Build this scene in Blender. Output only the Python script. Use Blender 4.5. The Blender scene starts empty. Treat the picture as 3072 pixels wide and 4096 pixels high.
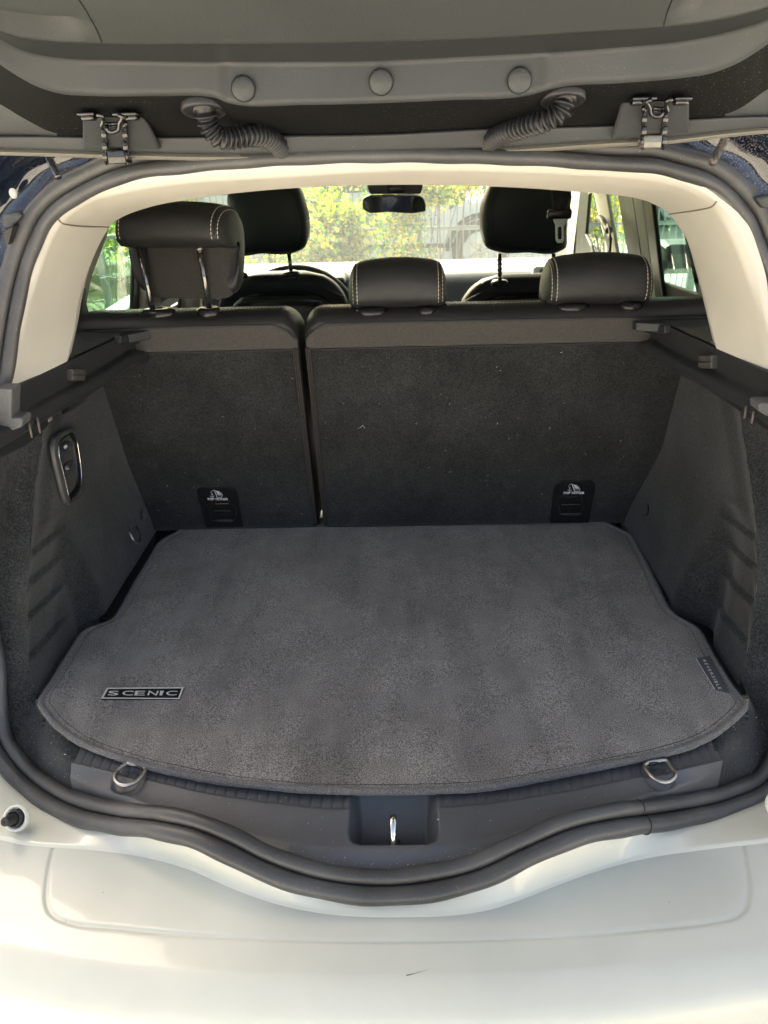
import bpy, bmesh, math, random
import numpy as np
from mathutils import Vector, Matrix
from mathutils.bvhtree import BVHTree
random.seed(7); rng = np.random.default_rng(7)
R_ = math.radians
scene = bpy.context.scene
COL = scene.collection

# ------------------------------------------------------------------ camera
C0 = np.array([0.02, 0.0, 0.8]); TH, PS, RO = R_(26), R_(1.4), R_(1.6)
FW = np.array([-math.sin(PS)*math.cos(TH), math.cos(PS)*math.cos(TH), -math.sin(TH)])
r0 = np.array([math.cos(PS), math.sin(PS), 0.0]); u0 = np.cross(r0, FW)
RT = math.cos(RO)*r0 - math.sin(RO)*u0; UP = math.cos(RO)*u0 + math.sin(RO)*r0
cd = bpy.data.cameras.new('camera'); cam = bpy.data.objects.new('camera', cd); COL.objects.link(cam)
cam.matrix_world = Matrix(((RT[0], UP[0], -FW[0], C0[0]), (RT[1], UP[1], -FW[1], C0[1]), (RT[2], UP[2], -FW[2], C0[2]), (0, 0, 0, 1)))
cd.sensor_fit = 'HORIZONTAL'; cd.sensor_width = 36; cd.lens = 36*3079/3072; cd.clip_start = .01; cd.clip_end = 600
cd.dof.use_dof = True; cd.dof.focus_distance = 1.15; cd.dof.aperture_fstop = 14
scene.camera = cam
# ------------------------------------------------------------------ world, sun, exposure
SUN_EL, SUN_AZ = R_(35), R_(-25)      # azimuth from +Y towards +X
w = bpy.data.worlds.new('World'); scene.world = w; w.use_nodes = True
nt = w.node_tree; bg = nt.nodes['Background']; sk = nt.nodes.new('ShaderNodeTexSky'); sk.sky_type = 'NISHITA'
sk.sun_disc = False; sk.sun_elevation = SUN_EL; sk.sun_rotation = SUN_AZ; sk.dust_density = 6.0; sk.air_density = .35; sk.ozone_density = .0
tn = nt.nodes.new('ShaderNodeMix'); tn.data_type = 'RGBA'; tn.blend_type = 'MULTIPLY'; tn.inputs[0].default_value = 1.0; tn.inputs[7].default_value = (1.15, 1.07, .87, 1)   # hazy, warm-white daylight
nt.links.new(sk.outputs[0], tn.inputs[6]); nt.links.new(tn.outputs[2], bg.inputs[0]); bg.inputs[1].default_value = 0.11
sl = bpy.data.lights.new('sun', 'SUN'); sl.energy = 3.6; sl.angle = R_(.5); sl.color = (1, .93, .80)
so = bpy.data.objects.new('sun', sl); COL.objects.link(so)
sdir = Vector((math.sin(SUN_AZ)*math.cos(SUN_EL), math.cos(SUN_AZ)*math.cos(SUN_EL), math.sin(SUN_EL)))
so.rotation_euler = sdir.to_track_quat('Z', 'Y').to_euler()
vs = scene.view_settings; vs.view_transform = 'Standard'; vs.look = 'None'; vs.exposure = 2.95; vs.gamma = 1

# ------------------------------------------------------------------ tracing onto real planes
ZR = {'1': (0, 0, .9259), '2': (1536, 0, .9259), '3': (0, 600, .6631), '4': (800, 650, .6028), '5': (1700, 650, .827), '6': (0, 1500, .6028), '7': (2200, 1500, .6328), '8': (0, 2500, .9259), '9': (1536, 2500, .9259), '10': (0, 3300, 1.8517), 'F': (0, 0, 1.8517), '11': (700, 1850, .4219), '12': (2100, 1850, .4219), '13': (1200, 2950, .4219), '14': (300, 2650, .3617), '15': (2400, 2550, .4051), '16': (0, 1700, .4522), '17': (300, 700, .4219), '18': (150, 1700, .1808), '19': (0, 1350, .4219), '20': (2150, 1200, .5557), '21': (1150, 650, .5726), '22': (2572, 560, .3014), '23': (0, 560, .3014)}
def ray(a):
    z = ZR[a[0]]; sx = z[0]+a[1]*z[2]; sy = z[1]+a[2]*z[2]
    return FW + RT*(sx-1536)/3079 - UP*(sy-2048)/3079
def Pz(a, h): d = ray(a); return C0 + d*(h-C0[2])/d[2]
def Py(a, h): d = ray(a); return C0 + d*(h-C0[1])/d[1]
def Px(a, h): d = ray(a); return C0 + d*(h-C0[0])/d[0]
def Pp(a, p0, n): d = ray(a); p0 = np.array(p0); n = np.array(n); return C0 + d*((p0-C0) @ n)/(d @ n)
def Pg(a, g):
    d = ray(a); lo, hi = .2, 4.
    for i in range(44):
        m = (lo+hi)/2; p = C0+m*d
        if p[1] < g(p[0], p[2]): lo = m
        else: hi = m
    return C0+lo*d
seatY = lambda x, z: 1.56-.25*z
def Q(zone, pts): return [(zone, x, y) for x, y in pts]

# ------------------------------------------------------------------ object helpers
def link(o, parent=None):
    COL.objects.link(o)
    if parent is not None: o.parent = parent
    return o
def wloc(o):
    v = Vector((0, 0, 0))
    while o is not None: v += o.location; o = o.parent
    return v
def mk(name, V, Fc, mat, parent=None, smooth=True, kind=None, sharp=None):
    """one mesh object from world-space points"""
    off = wloc(parent) if parent is not None else Vector((0, 0, 0))
    me = bpy.data.meshes.new(name)
    me.from_pydata([(float(v[0])-off.x, float(v[1])-off.y, float(v[2])-off.z) for v in V], [], [tuple(int(i) for i in f) for f in Fc])
    me.materials.append(mat)
    if smooth: me.polygons.foreach_set('use_smooth', [True]*len(me.polygons))
    me.update()
    o = bpy.data.objects.new(name, me); link(o, parent)
    if sharp: me.set_sharp_from_angle(angle=R_(sharp))
    if kind: o['kind'] = kind
    return o
def mkbm(name, bm, mat, parent=None, smooth=True, sharp=None, kind=None):
    off = wloc(parent) if parent is not None else Vector((0, 0, 0))
    me = bpy.data.meshes.new(name); bm.to_mesh(me); bm.free(); me.transform(Matrix.Translation(-off)); me.materials.append(mat)
    if smooth: me.polygons.foreach_set('use_smooth', [True]*len(me.polygons))
    if sharp: me.set_sharp_from_angle(angle=R_(sharp))
    o = bpy.data.objects.new(name, me); link(o, parent)
    if kind: o['kind'] = kind
    return o
def thing(name, label, cat, loc, group=None):
    o = bpy.data.objects.new(name, None); o.empty_display_size = .1; o.location = loc; link(o)
    o['label'] = label; o['category'] = cat
    if group: o['group'] = group
    return o
def tag(o, label, cat, group=None):
    o['label'] = label; o['category'] = cat
    if group: o['group'] = group
    return o
def grid_faces(n, m, close_u=False, close_v=False):
    F = []
    for i in range(n if close_u else n-1):
        for j in range(m if close_v else m-1):
            a = i*m+j; b = i*m+(j+1) % m; c = ((i+1) % n)*m+(j+1) % m; d = ((i+1) % n)*m+j
            F.append((a, b, c, d))
    return F
def grid(name, rows, mat, parent=None, flip=False, cu=False, cv=False, **k):
    n = len(rows); m = len(rows[0]); V = [p for r in rows for p in r]; F = grid_faces(n, m, cu, cv)
    if flip: F = [f[::-1] for f in F]
    return mk(name, V, F, mat, parent, **k)
def cr(P, n):
    """centripetal-ish catmull-rom through P, resampled evenly to n"""
    P = np.array(P, float); K = len(P)
    if K == 2: t = np.linspace(0, 1, n)[:, None]; return P[0]*(1-t)+P[1]*t
    E = np.vstack([2*P[0]-P[1], P, 2*P[-1]-P[-2]]); out = []
    for i in range(K-1):
        p0, p1, p2, p3 = E[i:i+4]
        d1 = max(np.linalg.norm(p2-p1), 1e-9); d0 = max(np.linalg.norm(p1-p0), 1e-9); d2 = max(np.linalg.norm(p3-p2), 1e-9)
        m1 = ((p1-p0)/d0*d1+(p2-p1)/d1*d0)/(d0+d1)*d1; m2 = ((p2-p1)/d1*d2+(p3-p2)/d2*d1)/(d1+d2)*d1
        for t in np.linspace(0, 1, 24, endpoint=False):
            out.append((2*t**3-3*t**2+1)*p1+(t**3-2*t**2+t)*m1+(-2*t**3+3*t**2)*p2+(t**3-t**2)*m2)
    out.append(P[-1]); out = np.array(out)
    s = np.r_[0, np.cumsum(np.linalg.norm(np.diff(out, axis=0), axis=1))]
    q = np.linspace(0, s[-1], n)
    return np.stack([np.interp(q, s, out[:, k]) for k in range(out.shape[1])], 1)
def crp(P, per):
    """catmull-rom with a fixed number of samples per span (keeps correspondence)"""
    P = np.array(P, float); K = len(P); E = np.vstack([2*P[0]-P[1], P, 2*P[-1]-P[-2]]); out = []
    for i in range(K-1):
        p0, p1, p2, p3 = E[i:i+4]
        d1 = max(np.linalg.norm(p2-p1), 1e-9); d0 = max(np.linalg.norm(p1-p0), 1e-9); d2 = max(np.linalg.norm(p3-p2), 1e-9)
        m1 = ((p1-p0)/d0*d1+(p2-p1)/d1*d0)/(d0+d1)*d1; m2 = ((p2-p1)/d1*d2+(p3-p2)/d2*d1)/(d1+d2)*d1
        for t in np.linspace(0, 1, per, endpoint=False):
            out.append((2*t**3-3*t**2+1)*p1+(t**3-2*t**2+t)*m1+(-2*t**3+3*t**2)*p2+(t**3-t**2)*m2)
    out.append(P[-1]); return np.array(out)
def fillet(P, r, seg=4):
    P = [np.array(p, float) for p in P]; out = [P[0]]
    for i in range(1, len(P)-1):
        a, b, c = P[i-1], P[i], P[i+1]; la = np.linalg.norm(a-b); lc = np.linalg.norm(c-b)
        rr = r[i] if isinstance(r, (list, tuple)) else r; rr = min(rr, la*.45, lc*.45)
        p = b+(a-b)/max(la, 1e-9)*rr; q = b+(c-b)/max(lc, 1e-9)*rr
        for t in np.linspace(0, 1, seg+1): out.append((1-t)**2*p+2*t*(1-t)*b+t*t*q)
    out.append(P[-1]); return out
def strip_loft(name, curves, mat, parent=None, r=.004, seg=4, flip=False, **k):
    """curves: equal-length point arrays; columns across are filleted polylines"""
    rows = [fillet([c[i] for c in curves], r, seg) for i in range(len(curves[0]))]
    return grid(name, rows, mat, parent, flip=flip, **k)
def tube(name, P, r, mat, parent=None, n=10, closed=False, caps=True, **k):
    V, F = tube_vf(P, r, n, closed, caps); return mk(name, V, F, mat, parent, **k)
def tube_vf(P, r, n=10, closed=False, caps=True):
    P = np.array(P, float); K = len(P); V = []
    up = None
    for i in range(K):
        t = (P[(i+1) % K]-P[i-1]) if closed else (P[min(i+1, K-1)]-P[max(i-1, 0)])
        t = t/max(np.linalg.norm(t), 1e-9)
        if up is None:
            up = np.array([0, 0, 1.]) if abs(t[2]) < .9 else np.array([1., 0, 0])
        up = up-t*(up@t); up /= np.linalg.norm(up); s = np.cross(t, up)
        rr = r[i] if hasattr(r, '__len__') else r
        for j in range(n):
            a = 2*math.pi*j/n; V.append(P[i]+rr*(math.cos(a)*up+math.sin(a)*s))
    F = grid_faces(K, n, closed, True)
    if caps and not closed: F += [tuple(range(n))[::-1], tuple((K-1)*n+j for j in range(n))]
    return V, F
def merge(parts):
    V = []; F = []
    for v, f in parts: b = len(V); V += list(v); F += [tuple(i+b for i in q) for q in f]
    return V, F
def rbox(cx, cy, cz, sx, sy, sz, r=.004, seg=3, rot=None):
    bm = bmesh.new(); bmesh.ops.create_cube(bm, size=1)
    bmesh.ops.scale(bm, vec=(sx, sy, sz), verts=bm.verts)
    if r > 0: bmesh.ops.bevel(bm, geom=list(bm.edges), offset=r, segments=seg, profile=.5, affect='EDGES', clamp_overlap=True)
    if rot is not None: bmesh.ops.transform(bm, matrix=rot, verts=bm.verts)
    bmesh.ops.translate(bm, vec=(cx, cy, cz), verts=bm.verts); return bm
def bmvf(bm):
    bm.verts.ensure_lookup_table(); V = [np.array(v.co) for v in bm.verts]; F = [tuple(v.index for v in f.verts) for f in bm.faces]; bm.free(); return V, F
def prism(poly, n, d):
    """closed solid: polygon points extruded by d along -n"""
    poly = [np.array(p, float) for p in poly]; n = np.array(n, float); K = len(poly)
    V = poly+[p-n*d for p in poly]
    F = [tuple(range(K)), tuple(range(2*K-1, K-1, -1))]+[(i, K+i, K+(i+1) % K, (i+1) % K) for i in range(K)]
    return V, F
def bevel_obj(o, w_, seg=3, ang=40):
    m = o.modifiers.new('b', 'BEVEL'); m.width = w_; m.segments = seg; m.limit_method = 'ANGLE'; m.angle_limit = R_(ang); m.harden_normals = False
    return o
def smooth_noise(x, y, s=1.0, seed=0.0):
    return (np.sin(x*s*1.3+seed)*np.cos(y*s*1.7-seed*2)+.6*np.sin(x*s*2.9+y*s*2.1+seed*3)+.4*np.cos(x*s*5.3-y*s*4.7+seed))/2

# ------------------------------------------------------------------ materials
def M(name, col, rough=.5, metal=0, spec=.5, speck=None, bump=None, large=None, dust=None, sheen=0, coat=0, bump2=None, aniso=None, rvar=0, streak=False):
    m = bpy.data.materials.new(name); m.use_nodes = True; t = m.node_tree; N = t.nodes; L = t.links
    b = N['Principled BSDF']; b.inputs['Roughness'].default_value = rough; b.inputs['Metallic'].default_value = metal
    b.inputs['Specular IOR Level'].default_value = spec
    tc = N.new('ShaderNodeTexCoord').outputs['Object']
    def noise(scale, detail=2, dist=0, vec=None):
        n = N.new('ShaderNodeTexNoise'); n.inputs['Scale'].default_value = scale; n.inputs['Detail'].default_value = detail; n.inputs['Distortion'].default_value = dist
        L.new(vec or tc, n.inputs['Vector']); return n.outputs['Fac']
    def ramp(src, lo, hi, c0, c1):
        r = N.new('ShaderNodeValToRGB'); r.color_ramp.elements[0].position = lo; r.color_ramp.elements[1].position = hi
        r.color_ramp.elements[0].color = (*c0, 1) if len(c0) == 3 else c0; r.color_ramp.elements[1].color = (*c1, 1) if len(c1) == 3 else c1
        L.new(src, r.inputs[0]); return r.outputs[0]
    def mix(f, a, c, mode='MIX'):
        x = N.new('ShaderNodeMix'); x.data_type = 'RGBA'; x.blend_type = mode
        if isinstance(f, (int, float)): x.inputs[0].default_value = f
        else: L.new(f, x.inputs[0])
        for s, v in ((6, a), (7, c)):
            if isinstance(v, tuple): x.inputs[s].default_value = (*v, 1)
            else: L.new(v, x.inputs[s])
        return x.outputs[2]
    c = tuple(col)
    if speck:                      # (scale, dark factor, light factor[, lo, hi])
        sc, a, e = speck[:3]; lo, hi = speck[3:5] if len(speck) > 3 else (.36, .66)
        c = ramp(noise(sc, 2), lo, hi, tuple(v*a for v in col), tuple(v*e for v in col))
    if large:                      # (scale, low factor, high factor)
        for ls in ([large] if not isinstance(large, list) else large):
            c = mix(1.0, c, ramp(noise(ls[0], 3, .4), .3, .7, (ls[1],)*3, tuple(ls[2:5]) if len(ls) > 4 else (ls[2],)*3), 'MULTIPLY')
    if streak:                     # pile brushed in different directions
        for rot, sc in ((.75, (16, 2.6, 1)), (-.45, (11, 3.0, 1))):
            mp = N.new('ShaderNodeMapping'); mp.inputs['Rotation'].default_value = (0, 0, rot); mp.inputs['Scale'].default_value = sc; L.new(tc, mp.inputs['Vector'])
            c = mix(1.0, c, ramp(noise(1.0, 4, .8, mp.outputs[0]), .34, .52, (.86,)*3, (1.02,)*3), 'MULTIPLY')
    if dust:                       # (scale, threshold, colour, amount[, band scale])
        d = ramp(noise(dust[0], 3), dust[1], dust[1]+.05, (0, 0, 0), (1, 1, 1))
        if len(dust) > 4: 
            d2 = ramp(noise(dust[4], 3), .42, .62, (0, 0, 0), (1, 1, 1)); d = mix(1.0, d, d2, 'MULTIPLY')
        f = N.new('ShaderNodeMath'); f.operation = 'MULTIPLY'; L.new(d, f.inputs[0]); f.inputs[1].default_value = dust[3]
        c = mix(f.outputs[0], c, dust[2])
        rr = N.new('ShaderNodeMath'); rr.operation = 'MULTIPLY_ADD'; L.new(f.outputs[0], rr.inputs[0]); rr.inputs[1].default_value = .8-rough; rr.inputs[2].default_value = rough
        L.new(rr.outputs[0], b.inputs['Roughness'])
    elif rvar:
        rr = N.new('ShaderNodeMath'); rr.operation = 'MULTIPLY_ADD'; L.new(noise(9, 4), rr.inputs[0]); rr.inputs[1].default_value = rvar*2; rr.inputs[2].default_value = rough-rvar
        L.new(rr.outputs[0], b.inputs['Roughness'])
    if isinstance(c, tuple): b.inputs['Base Color'].default_value = (*c, 1)
    else: L.new(c, b.inputs['Base Color'])
    nrm = None
    for bp in (bump, bump2):
        if not bp: continue
        kind, sc, st, di = bp
        if kind == 'noise': src = noise(sc, 3)
        elif kind == 'cell':
            v = N.new('ShaderNodeTexVoronoi'); v.feature = 'SMOOTH_F1'; v.inputs['Scale'].default_value = sc; L.new(tc, v.inputs['Vector']); src = v.outputs['Distance']
        elif kind == 'rib':
            v = N.new('ShaderNodeTexWave'); v.bands_direction = 'X'; v.inputs['Scale'].default_value = sc; v.inputs['Distortion'].default_value = .3; L.new(tc, v.inputs['Vector']); src = v.outputs['Fac']
        bn = N.new('ShaderNodeBump'); bn.inputs['Strength'].default_value = st; bn.inputs['Distance'].default_value = di; L.new(src, bn.inputs['Height'])
        if nrm: L.new(nrm, bn.inputs['Normal'])
        nrm = bn.outputs[0]
    if nrm: L.new(nrm, b.inputs['Normal'])
    if sheen: b.inputs['Sheen Weight'].default_value = sheen; b.inputs['Sheen Roughness'].default_value = .5
    if coat: b.inputs['Coat Weight'].default_value = coat; b.inputs['Coat Roughness'].default_value = .04
    return m
RUB = M('seal_rubber', (.062, .063, .064), .38, spec=.5, bump=('noise', 60, .25, .002), large=(7, .7, 1.5), dust=(420, .66, (.3, .29, .27), .35), bump2=('noise', 900, .2, .0004))
SILL = M('sill_plastic', (.080, .083, .090), .40, spec=.55, bump=('cell', 900, .5, .0005), large=(8, .85, 1.25), dust=(380, .72, (.5, .5, .48), .6, 9))
HAT = M('tailgate_plastic', (.051, .055, .058), .5, spec=.4, bump=('noise', 700, .3, .0006), large=(6, .85, 1.15), dust=(520, .69, (.40, .39, .36), .35, 6))
HATG = M('tailgate_grained_plastic', (.056, .061, .063), .5, spec=.4, bump=('cell', 800, .5, .0006), large=(4, .9, 1.1))
HATD = M('tailgate_plastic_shaded', (.008, .0085, .0085), .75, spec=.12, bump=('noise', 700, .3, .0006), dust=(560, .66, (.36, .35, .32), .45, 7))  # tailgate plastic with the shade of its underside put into the colour
HATB = M('tailgate_plastic_half_shaded', (.024, .026, .027), .6, spec=.3, bump=('noise', 700, .3, .0006), dust=(520, .69, (.36, .35, .32), .4, 7))  # tailgate plastic, weaker shade of the upper band put into the colour
CARP = M('side_carpet_felt', (.026, .028, .029), .95, spec=.1, speck=(680, .40, 1.9), bump=('noise', 800, .6, .001), large=[(9, .75, 1.3), (45, .9, 1.12), (230, .62, 1.42)], sheen=.25)
SCARP = M('seatback_carpet_felt', (.0235, .0245, .0245), .95, spec=.1, speck=(700, .40, 1.9), bump=('noise', 800, .6, .001), large=[(7, .75, 1.3), (40, .88, 1.14), (240, .72, 1.3)], sheen=.22)
MATM = M('mat_pile', (.262, .243, .224), .95, spec=.1, streak=True, speck=(700, .42, 1.62, .40, .60), bump=('noise', 700, .8, .0016), large=[(6, .82, 1.10), (22, .88, 1.08)], sheen=.25)
BIND = M('mat_binding_yarn', (.19, .185, .18), .9, spec=.1, speck=(800, .5, 1.5), bump=('noise', 800, .8, .001), sheen=.3)
FUZZ = M('yarn_fuzz', (.16, .155, .15), .9, spec=.1)
CREAM = M('cream_trim', (.64, .62, .55), .6, spec=.3, bump=('noise', 1300, .25, .0004), large=(8, .95, 1.04))
CREAMR = M('cream_trim_rim', (.66, .60, .48), .5, spec=.35, bump=('cell', 500, .3, .0005))
CREAMG = M('grey_trim', (.42, .41, .37), .6, spec=.3)
PAINT = M('white_paint_lit', (.84, .83, .70), .22, spec=.5, coat=.6, large=(5, .95, 1.03), dust=(60, .80, (.18, .16, .13), .5))  # same white as the bumper, lightened for the brighter light on the edge strip
BUMP = M('white_paint_shaded', (.655, .675, .60), .32, spec=.45, coat=.3, large=[(3.5, .93, 1.05), (14, .97, 1.02)], dust=(75, .795, (.12, .10, .08), .6), bump2=('noise', 4, .15, .01))  # same white as the body edge, darkened for the weaker light on the step
GLOSS = M('black_gloss_paint', (.010, .014, .026), .05, spec=.6, coat=1, dust=(420, .56, (.26, .23, .21), .6, 7))
LEAT = M('black_leather', (.020, .0205, .021), .46, spec=.5, bump=('cell', 900, .6, .0008), bump2=('noise', 25, .25, .004))
LEATS = M('soft_black_leather', (.014, .0165, .017), .5, spec=.45, bump=('noise', 500, .2, .0005))
FAB = M('grey_ribbed_fabric', (.085, .080, .072), .9, spec=.15, bump=('rib', 260, .7, .001), speck=(600, .75, 1.25), sheen=.2)
HRF = M('headrest_back_fabric', (.045, .043, .039), .85, spec=.2, bump=('noise', 600, .4, .0008), speck=(500, .8, 1.2))
THR = M('beige_thread', (.66, .59, .46), .7)
BLK = M('black_plastic', (.022, .024, .025), .38, spec=.5, bump=('cell', 900, .35, .0005))
BLKS = M('smooth_black_plastic', (.012, .0125, .013), .25, spec=.5)
DKG = M('shelf_support_plastic', (.028, .030, .032), .42, spec=.45, bump=('cell', 900, .5, .0007), dust=(300, .73, (.4, .4, .38), .5, 9))
ENDG = M('corner_plastic', (.12, .122, .125), .45, spec=.5, bump=('cell', 800, .8, .0009))
SHT = M('shelf_top_leather_glow', (.040, .052, .050), .24, spec=.8, coat=.3, bump=('cell', 500, .25, .0005))  # teal tint and gloss put in for window light on the shelf
CLIP = M('worn_clip_plastic', (.075, .07, .062), .35, spec=.5, bump=('noise', 300, .3, .0006))
STEEL = M('zinc_steel', (.50, .49, .47), .34, metal=1, bump=('noise', 200, .3, .0006), rvar=.1)
CHR = M('chrome', (.72, .72, .70), .09, metal=1)
POST = M('black_chrome_post', (.22, .22, .21), .16, metal=.9)
BMET = M('black_lacquered_metal', (.012, .012, .012), .12, spec=.7, bump=('noise', 150, .2, .001), coat=.5)
WHT = M('white_print', (.85, .85, .85), .5)
BADGE = M('silver_print', (.66, .65, .60), .35)
BADGB = M('badge_black', (.016, .018, .02), .35)
ORG = M('orange_marker', (.35, .10, .03), .5)
LINT = M('lint', (.62, .60, .55), .9)
LINTD = M('dry_crumb', (.45, .38, .25), .9)
HOSE = M('hose_rubber', (.019, .020, .022), .38, spec=.5, dust=(260, .7, (.3, .3, .28), .4, 12))
DASH = M('dashboard_plastic', (.075, .088, .11), .35, spec=.6, bump=('noise', 300, .3, .0008))
ASPH = M('pale_asphalt', (.50, .485, .44), .9, spec=.2, speck=(60, .75, 1.2), large=[(.6, .8, 1.15), (6, .92, 1.06)], bump=('noise', 80, .4, .01))
GRASS = M('grass', (.10, .13, .035), .9, speck=(30, .5, 1.6), bump=('noise', 60, .8, .02))
LEAFG = M('leaf_green', (.07, .16, .010), .5, spec=.4); LEAFY = M('leaf_yellow', (.46, .38, .006), .5, spec=.4); LEAFD = M('leaf_dark', (.03, .085, .01), .5)
for mm, tcx in ((LEAFG, (.22, .48, .02)), (LEAFY, (.85, .72, .03)), (LEAFD, (.10, .28, .02))):   # leaves glow when lit from behind
    t_ = mm.node_tree; b = t_.nodes['Principled BSDF']; tl_ = t_.nodes.new('ShaderNodeBsdfTranslucent'); tl_.inputs[0].default_value = (*tcx, 1); mx_ = t_.nodes.new('ShaderNodeMixShader'); mx_.inputs[0].default_value = .45
    t_.links.new(b.outputs[0], mx_.inputs[1]); t_.links.new(tl_.outputs[0], mx_.inputs[2]); t_.links.new(mx_.outputs[0], t_.nodes['Material Output'].inputs[0])
BARK = M('bark', (.16, .12, .08), .9, speck=(40, .6, 1.3))
FENC = M('fence_wire', (.24, .27, .26), .5, metal=.4)
CARW = M('silver_car_paint', (.52, .60, .70), .25, coat=1); VANW = M('white_van_paint', (.75, .75, .74), .3, coat=.5)
TYRE = M('tyre', (.015, .015, .015), .8); REDL = M('red_lens', (.45, .02, .02), .2); DGL = M('dark_glass', (.02, .025, .03), .08, spec=.8)
def glass(name, tint, gloss=.08, haze=0.0, hcol=(.8, .85, .8)):
    m = bpy.data.materials.new(name); m.use_nodes = True; t = m.node_tree; t.nodes.clear(); N = t.nodes; L = t.links
    out = N.new('ShaderNodeOutputMaterial'); tr = N.new('ShaderNodeBsdfTransparent'); tr.inputs[0].default_value = (*tint, 1)
    gl = N.new('ShaderNodeBsdfGlossy'); gl.inputs['Roughness'].default_value = .02; mx = N.new('ShaderNodeMixShader')
    fr = N.new('ShaderNodeFresnel'); fr.inputs[0].default_value = 1.35; mu = N.new('ShaderNodeMath'); mu.operation = 'MINIMUM'; L.new(fr.outputs[0], mu.inputs[0]); mu.inputs[1].default_value = gloss*3
    L.new(mu.outputs[0], mx.inputs[0]); L.new(tr.outputs[0], mx.inputs[1]); L.new(gl.outputs[0], mx.inputs[2]); last = mx.outputs[0]
    if haze:      # film of road dust and dried drops on the pane
        tcn = N.new('ShaderNodeTexCoord'); n1 = N.new('ShaderNodeTexNoise'); n1.inputs['Scale'].default_value = 120; n1.inputs['Detail'].default_value = 4; L.new(tcn.outputs['Object'], n1.inputs['Vector'])
        rp = N.new('ShaderNodeValToRGB'); rp.color_ramp.elements[0].position = .4; rp.color_ramp.elements[1].position = .75
        rp.color_ramp.elements[0].color = (haze*.6,)*3+(1,); rp.color_ramp.elements[1].color = (min(1, haze*2.2),)*3+(1,); L.new(n1.outputs[0], rp.inputs[0])
        df = N.new('ShaderNodeBsdfTranslucent'); df.inputs[0].default_value = (*hcol, 1); m2 = N.new('ShaderNodeMixShader')
        L.new(rp.outputs[0], m2.inputs[0]); L.new(last, m2.inputs[1]); L.new(df.outputs[0], m2.inputs[2]); last = m2.outputs[0]
    L.new(last, out.inputs[0]); return m
GWS = glass('windscreen_glass', (.66, .72, .64), .08, .016)
GTL = glass('tinted_window_glass', (.38, .66, .52), .08, .006)
GFR = glass('front_door_glass', (.42, .50, .44), .08, .01)
def mirror_mat():
    return M('mirror_glass', (.75, .8, .8), .01, metal=1)
MIR = mirror_mat()

# ------------------------------------------------------------------ text to mesh on a quad
def text_vf(s, quad, bold=0.0, shear=0.0, space=1.0, off=None, up_=.0004):
    """quad: 4 world points bl, br, tr, tl; the letters fill it"""
    cu = bpy.data.curves.new('t', 'FONT'); cu.body = s; cu.size = 1; cu.extrude = 0; cu.offset = bold; cu.shear = shear; cu.space_character = space; cu.resolution_u = 3
    o = bpy.data.objects.new('t', cu); COL.objects.link(o); dg = bpy.context.evaluated_depsgraph_get()
    me = bpy.data.meshes.new_from_object(o.evaluated_get(dg)); P = np.array([v.co[:2] for v in me.vertices]); F = [tuple(p.vertices) for p in me.polygons]
    bpy.data.objects.remove(o); bpy.data.curves.remove(cu); bpy.data.meshes.remove(me)
    lo = P.min(0); hi = P.max(0); uv = (P-lo)/(hi-lo); bl, br, tr, tl = [np.array(q) for q in quad]
    n = np.cross(br-bl, tl-bl); n /= np.linalg.norm(n)
    V = [(bl*(1-u)+br*u)*(1-v)+(tl*(1-u)+tr*u)*v+n*up_ for u, v in uv]
    return V, F
def flat_line(P, w_, n):
    """flat ribbon of width w_ through P on a plane with normal n"""
    P = [np.array(p, float) for p in P]; V = []; n = np.array(n)
    for i, p in enumerate(P):
        t = P[min(i+1, len(P)-1)]-P[max(i-1, 0)]; s = np.cross(n, t/max(np.linalg.norm(t), 1e-9)); V += [p-s*w_/2, p+s*w_/2]
    return V, [(2*i, 2*i+2, 2*i+3, 2*i+1) for i in range(len(P)-1)]
def stitches(name, P, n_of, parent, mat=THR, L=.0052, gap=.0020, w_=.0013, lift=.0006):
    """row of short threads along points P (world), each a tiny raised bar"""
    P = np.array(P); s = np.r_[0, np.cumsum(np.linalg.norm(np.diff(P, axis=0), axis=1))]; V = []; F = []; q = 0
    while q+L < s[-1]:
        a = np.array([np.interp(q, s, P[:, k]) for k in range(3)]); b = np.array([np.interp(q+L, s, P[:, k]) for k in range(3)])
        n = np.array(n_of((a+b)/2)); t = (b-a); t /= max(np.linalg.norm(t), 1e-9); sd = np.cross(n, t); base = len(V)
        V += [a-sd*w_/2, a+sd*w_/2, b+sd*w_/2, b-sd*w_/2, (a*.8+b*.2)+n*lift*2, (a*.2+b*.8)+n*lift*2]
        F += [(base, base+4, base+5, base+3), (base+4, base+1, base+2, base+5), (base, base+1, base+4), (base+3, base+5, base+2)]
        q += L+gap
    return mk(name, V, F, mat, parent, kind='stuff')

# ================================================================== SETTING
g_ = mk('ground', [(-150, -40, -.72), (150, -40, -.72), (150, 200, -.72), (-150, 200, -.72)], [(0, 1, 2, 3)], ASPH); g_['kind'] = 'structure'
gv = mk('lawn', [(-40, 4.2, -.70), (-2.2, 4.2, -.70), (-2.2, 40, -.70), (-40, 40, -.70)], [(0, 1, 2, 3)], GRASS); gv['kind'] = 'structure'

# ================================================================== CAR
car = thing('car', 'white car seen from behind with its tailgate open over the carpeted boot', 'car', (0, .6, -.72))

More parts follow.
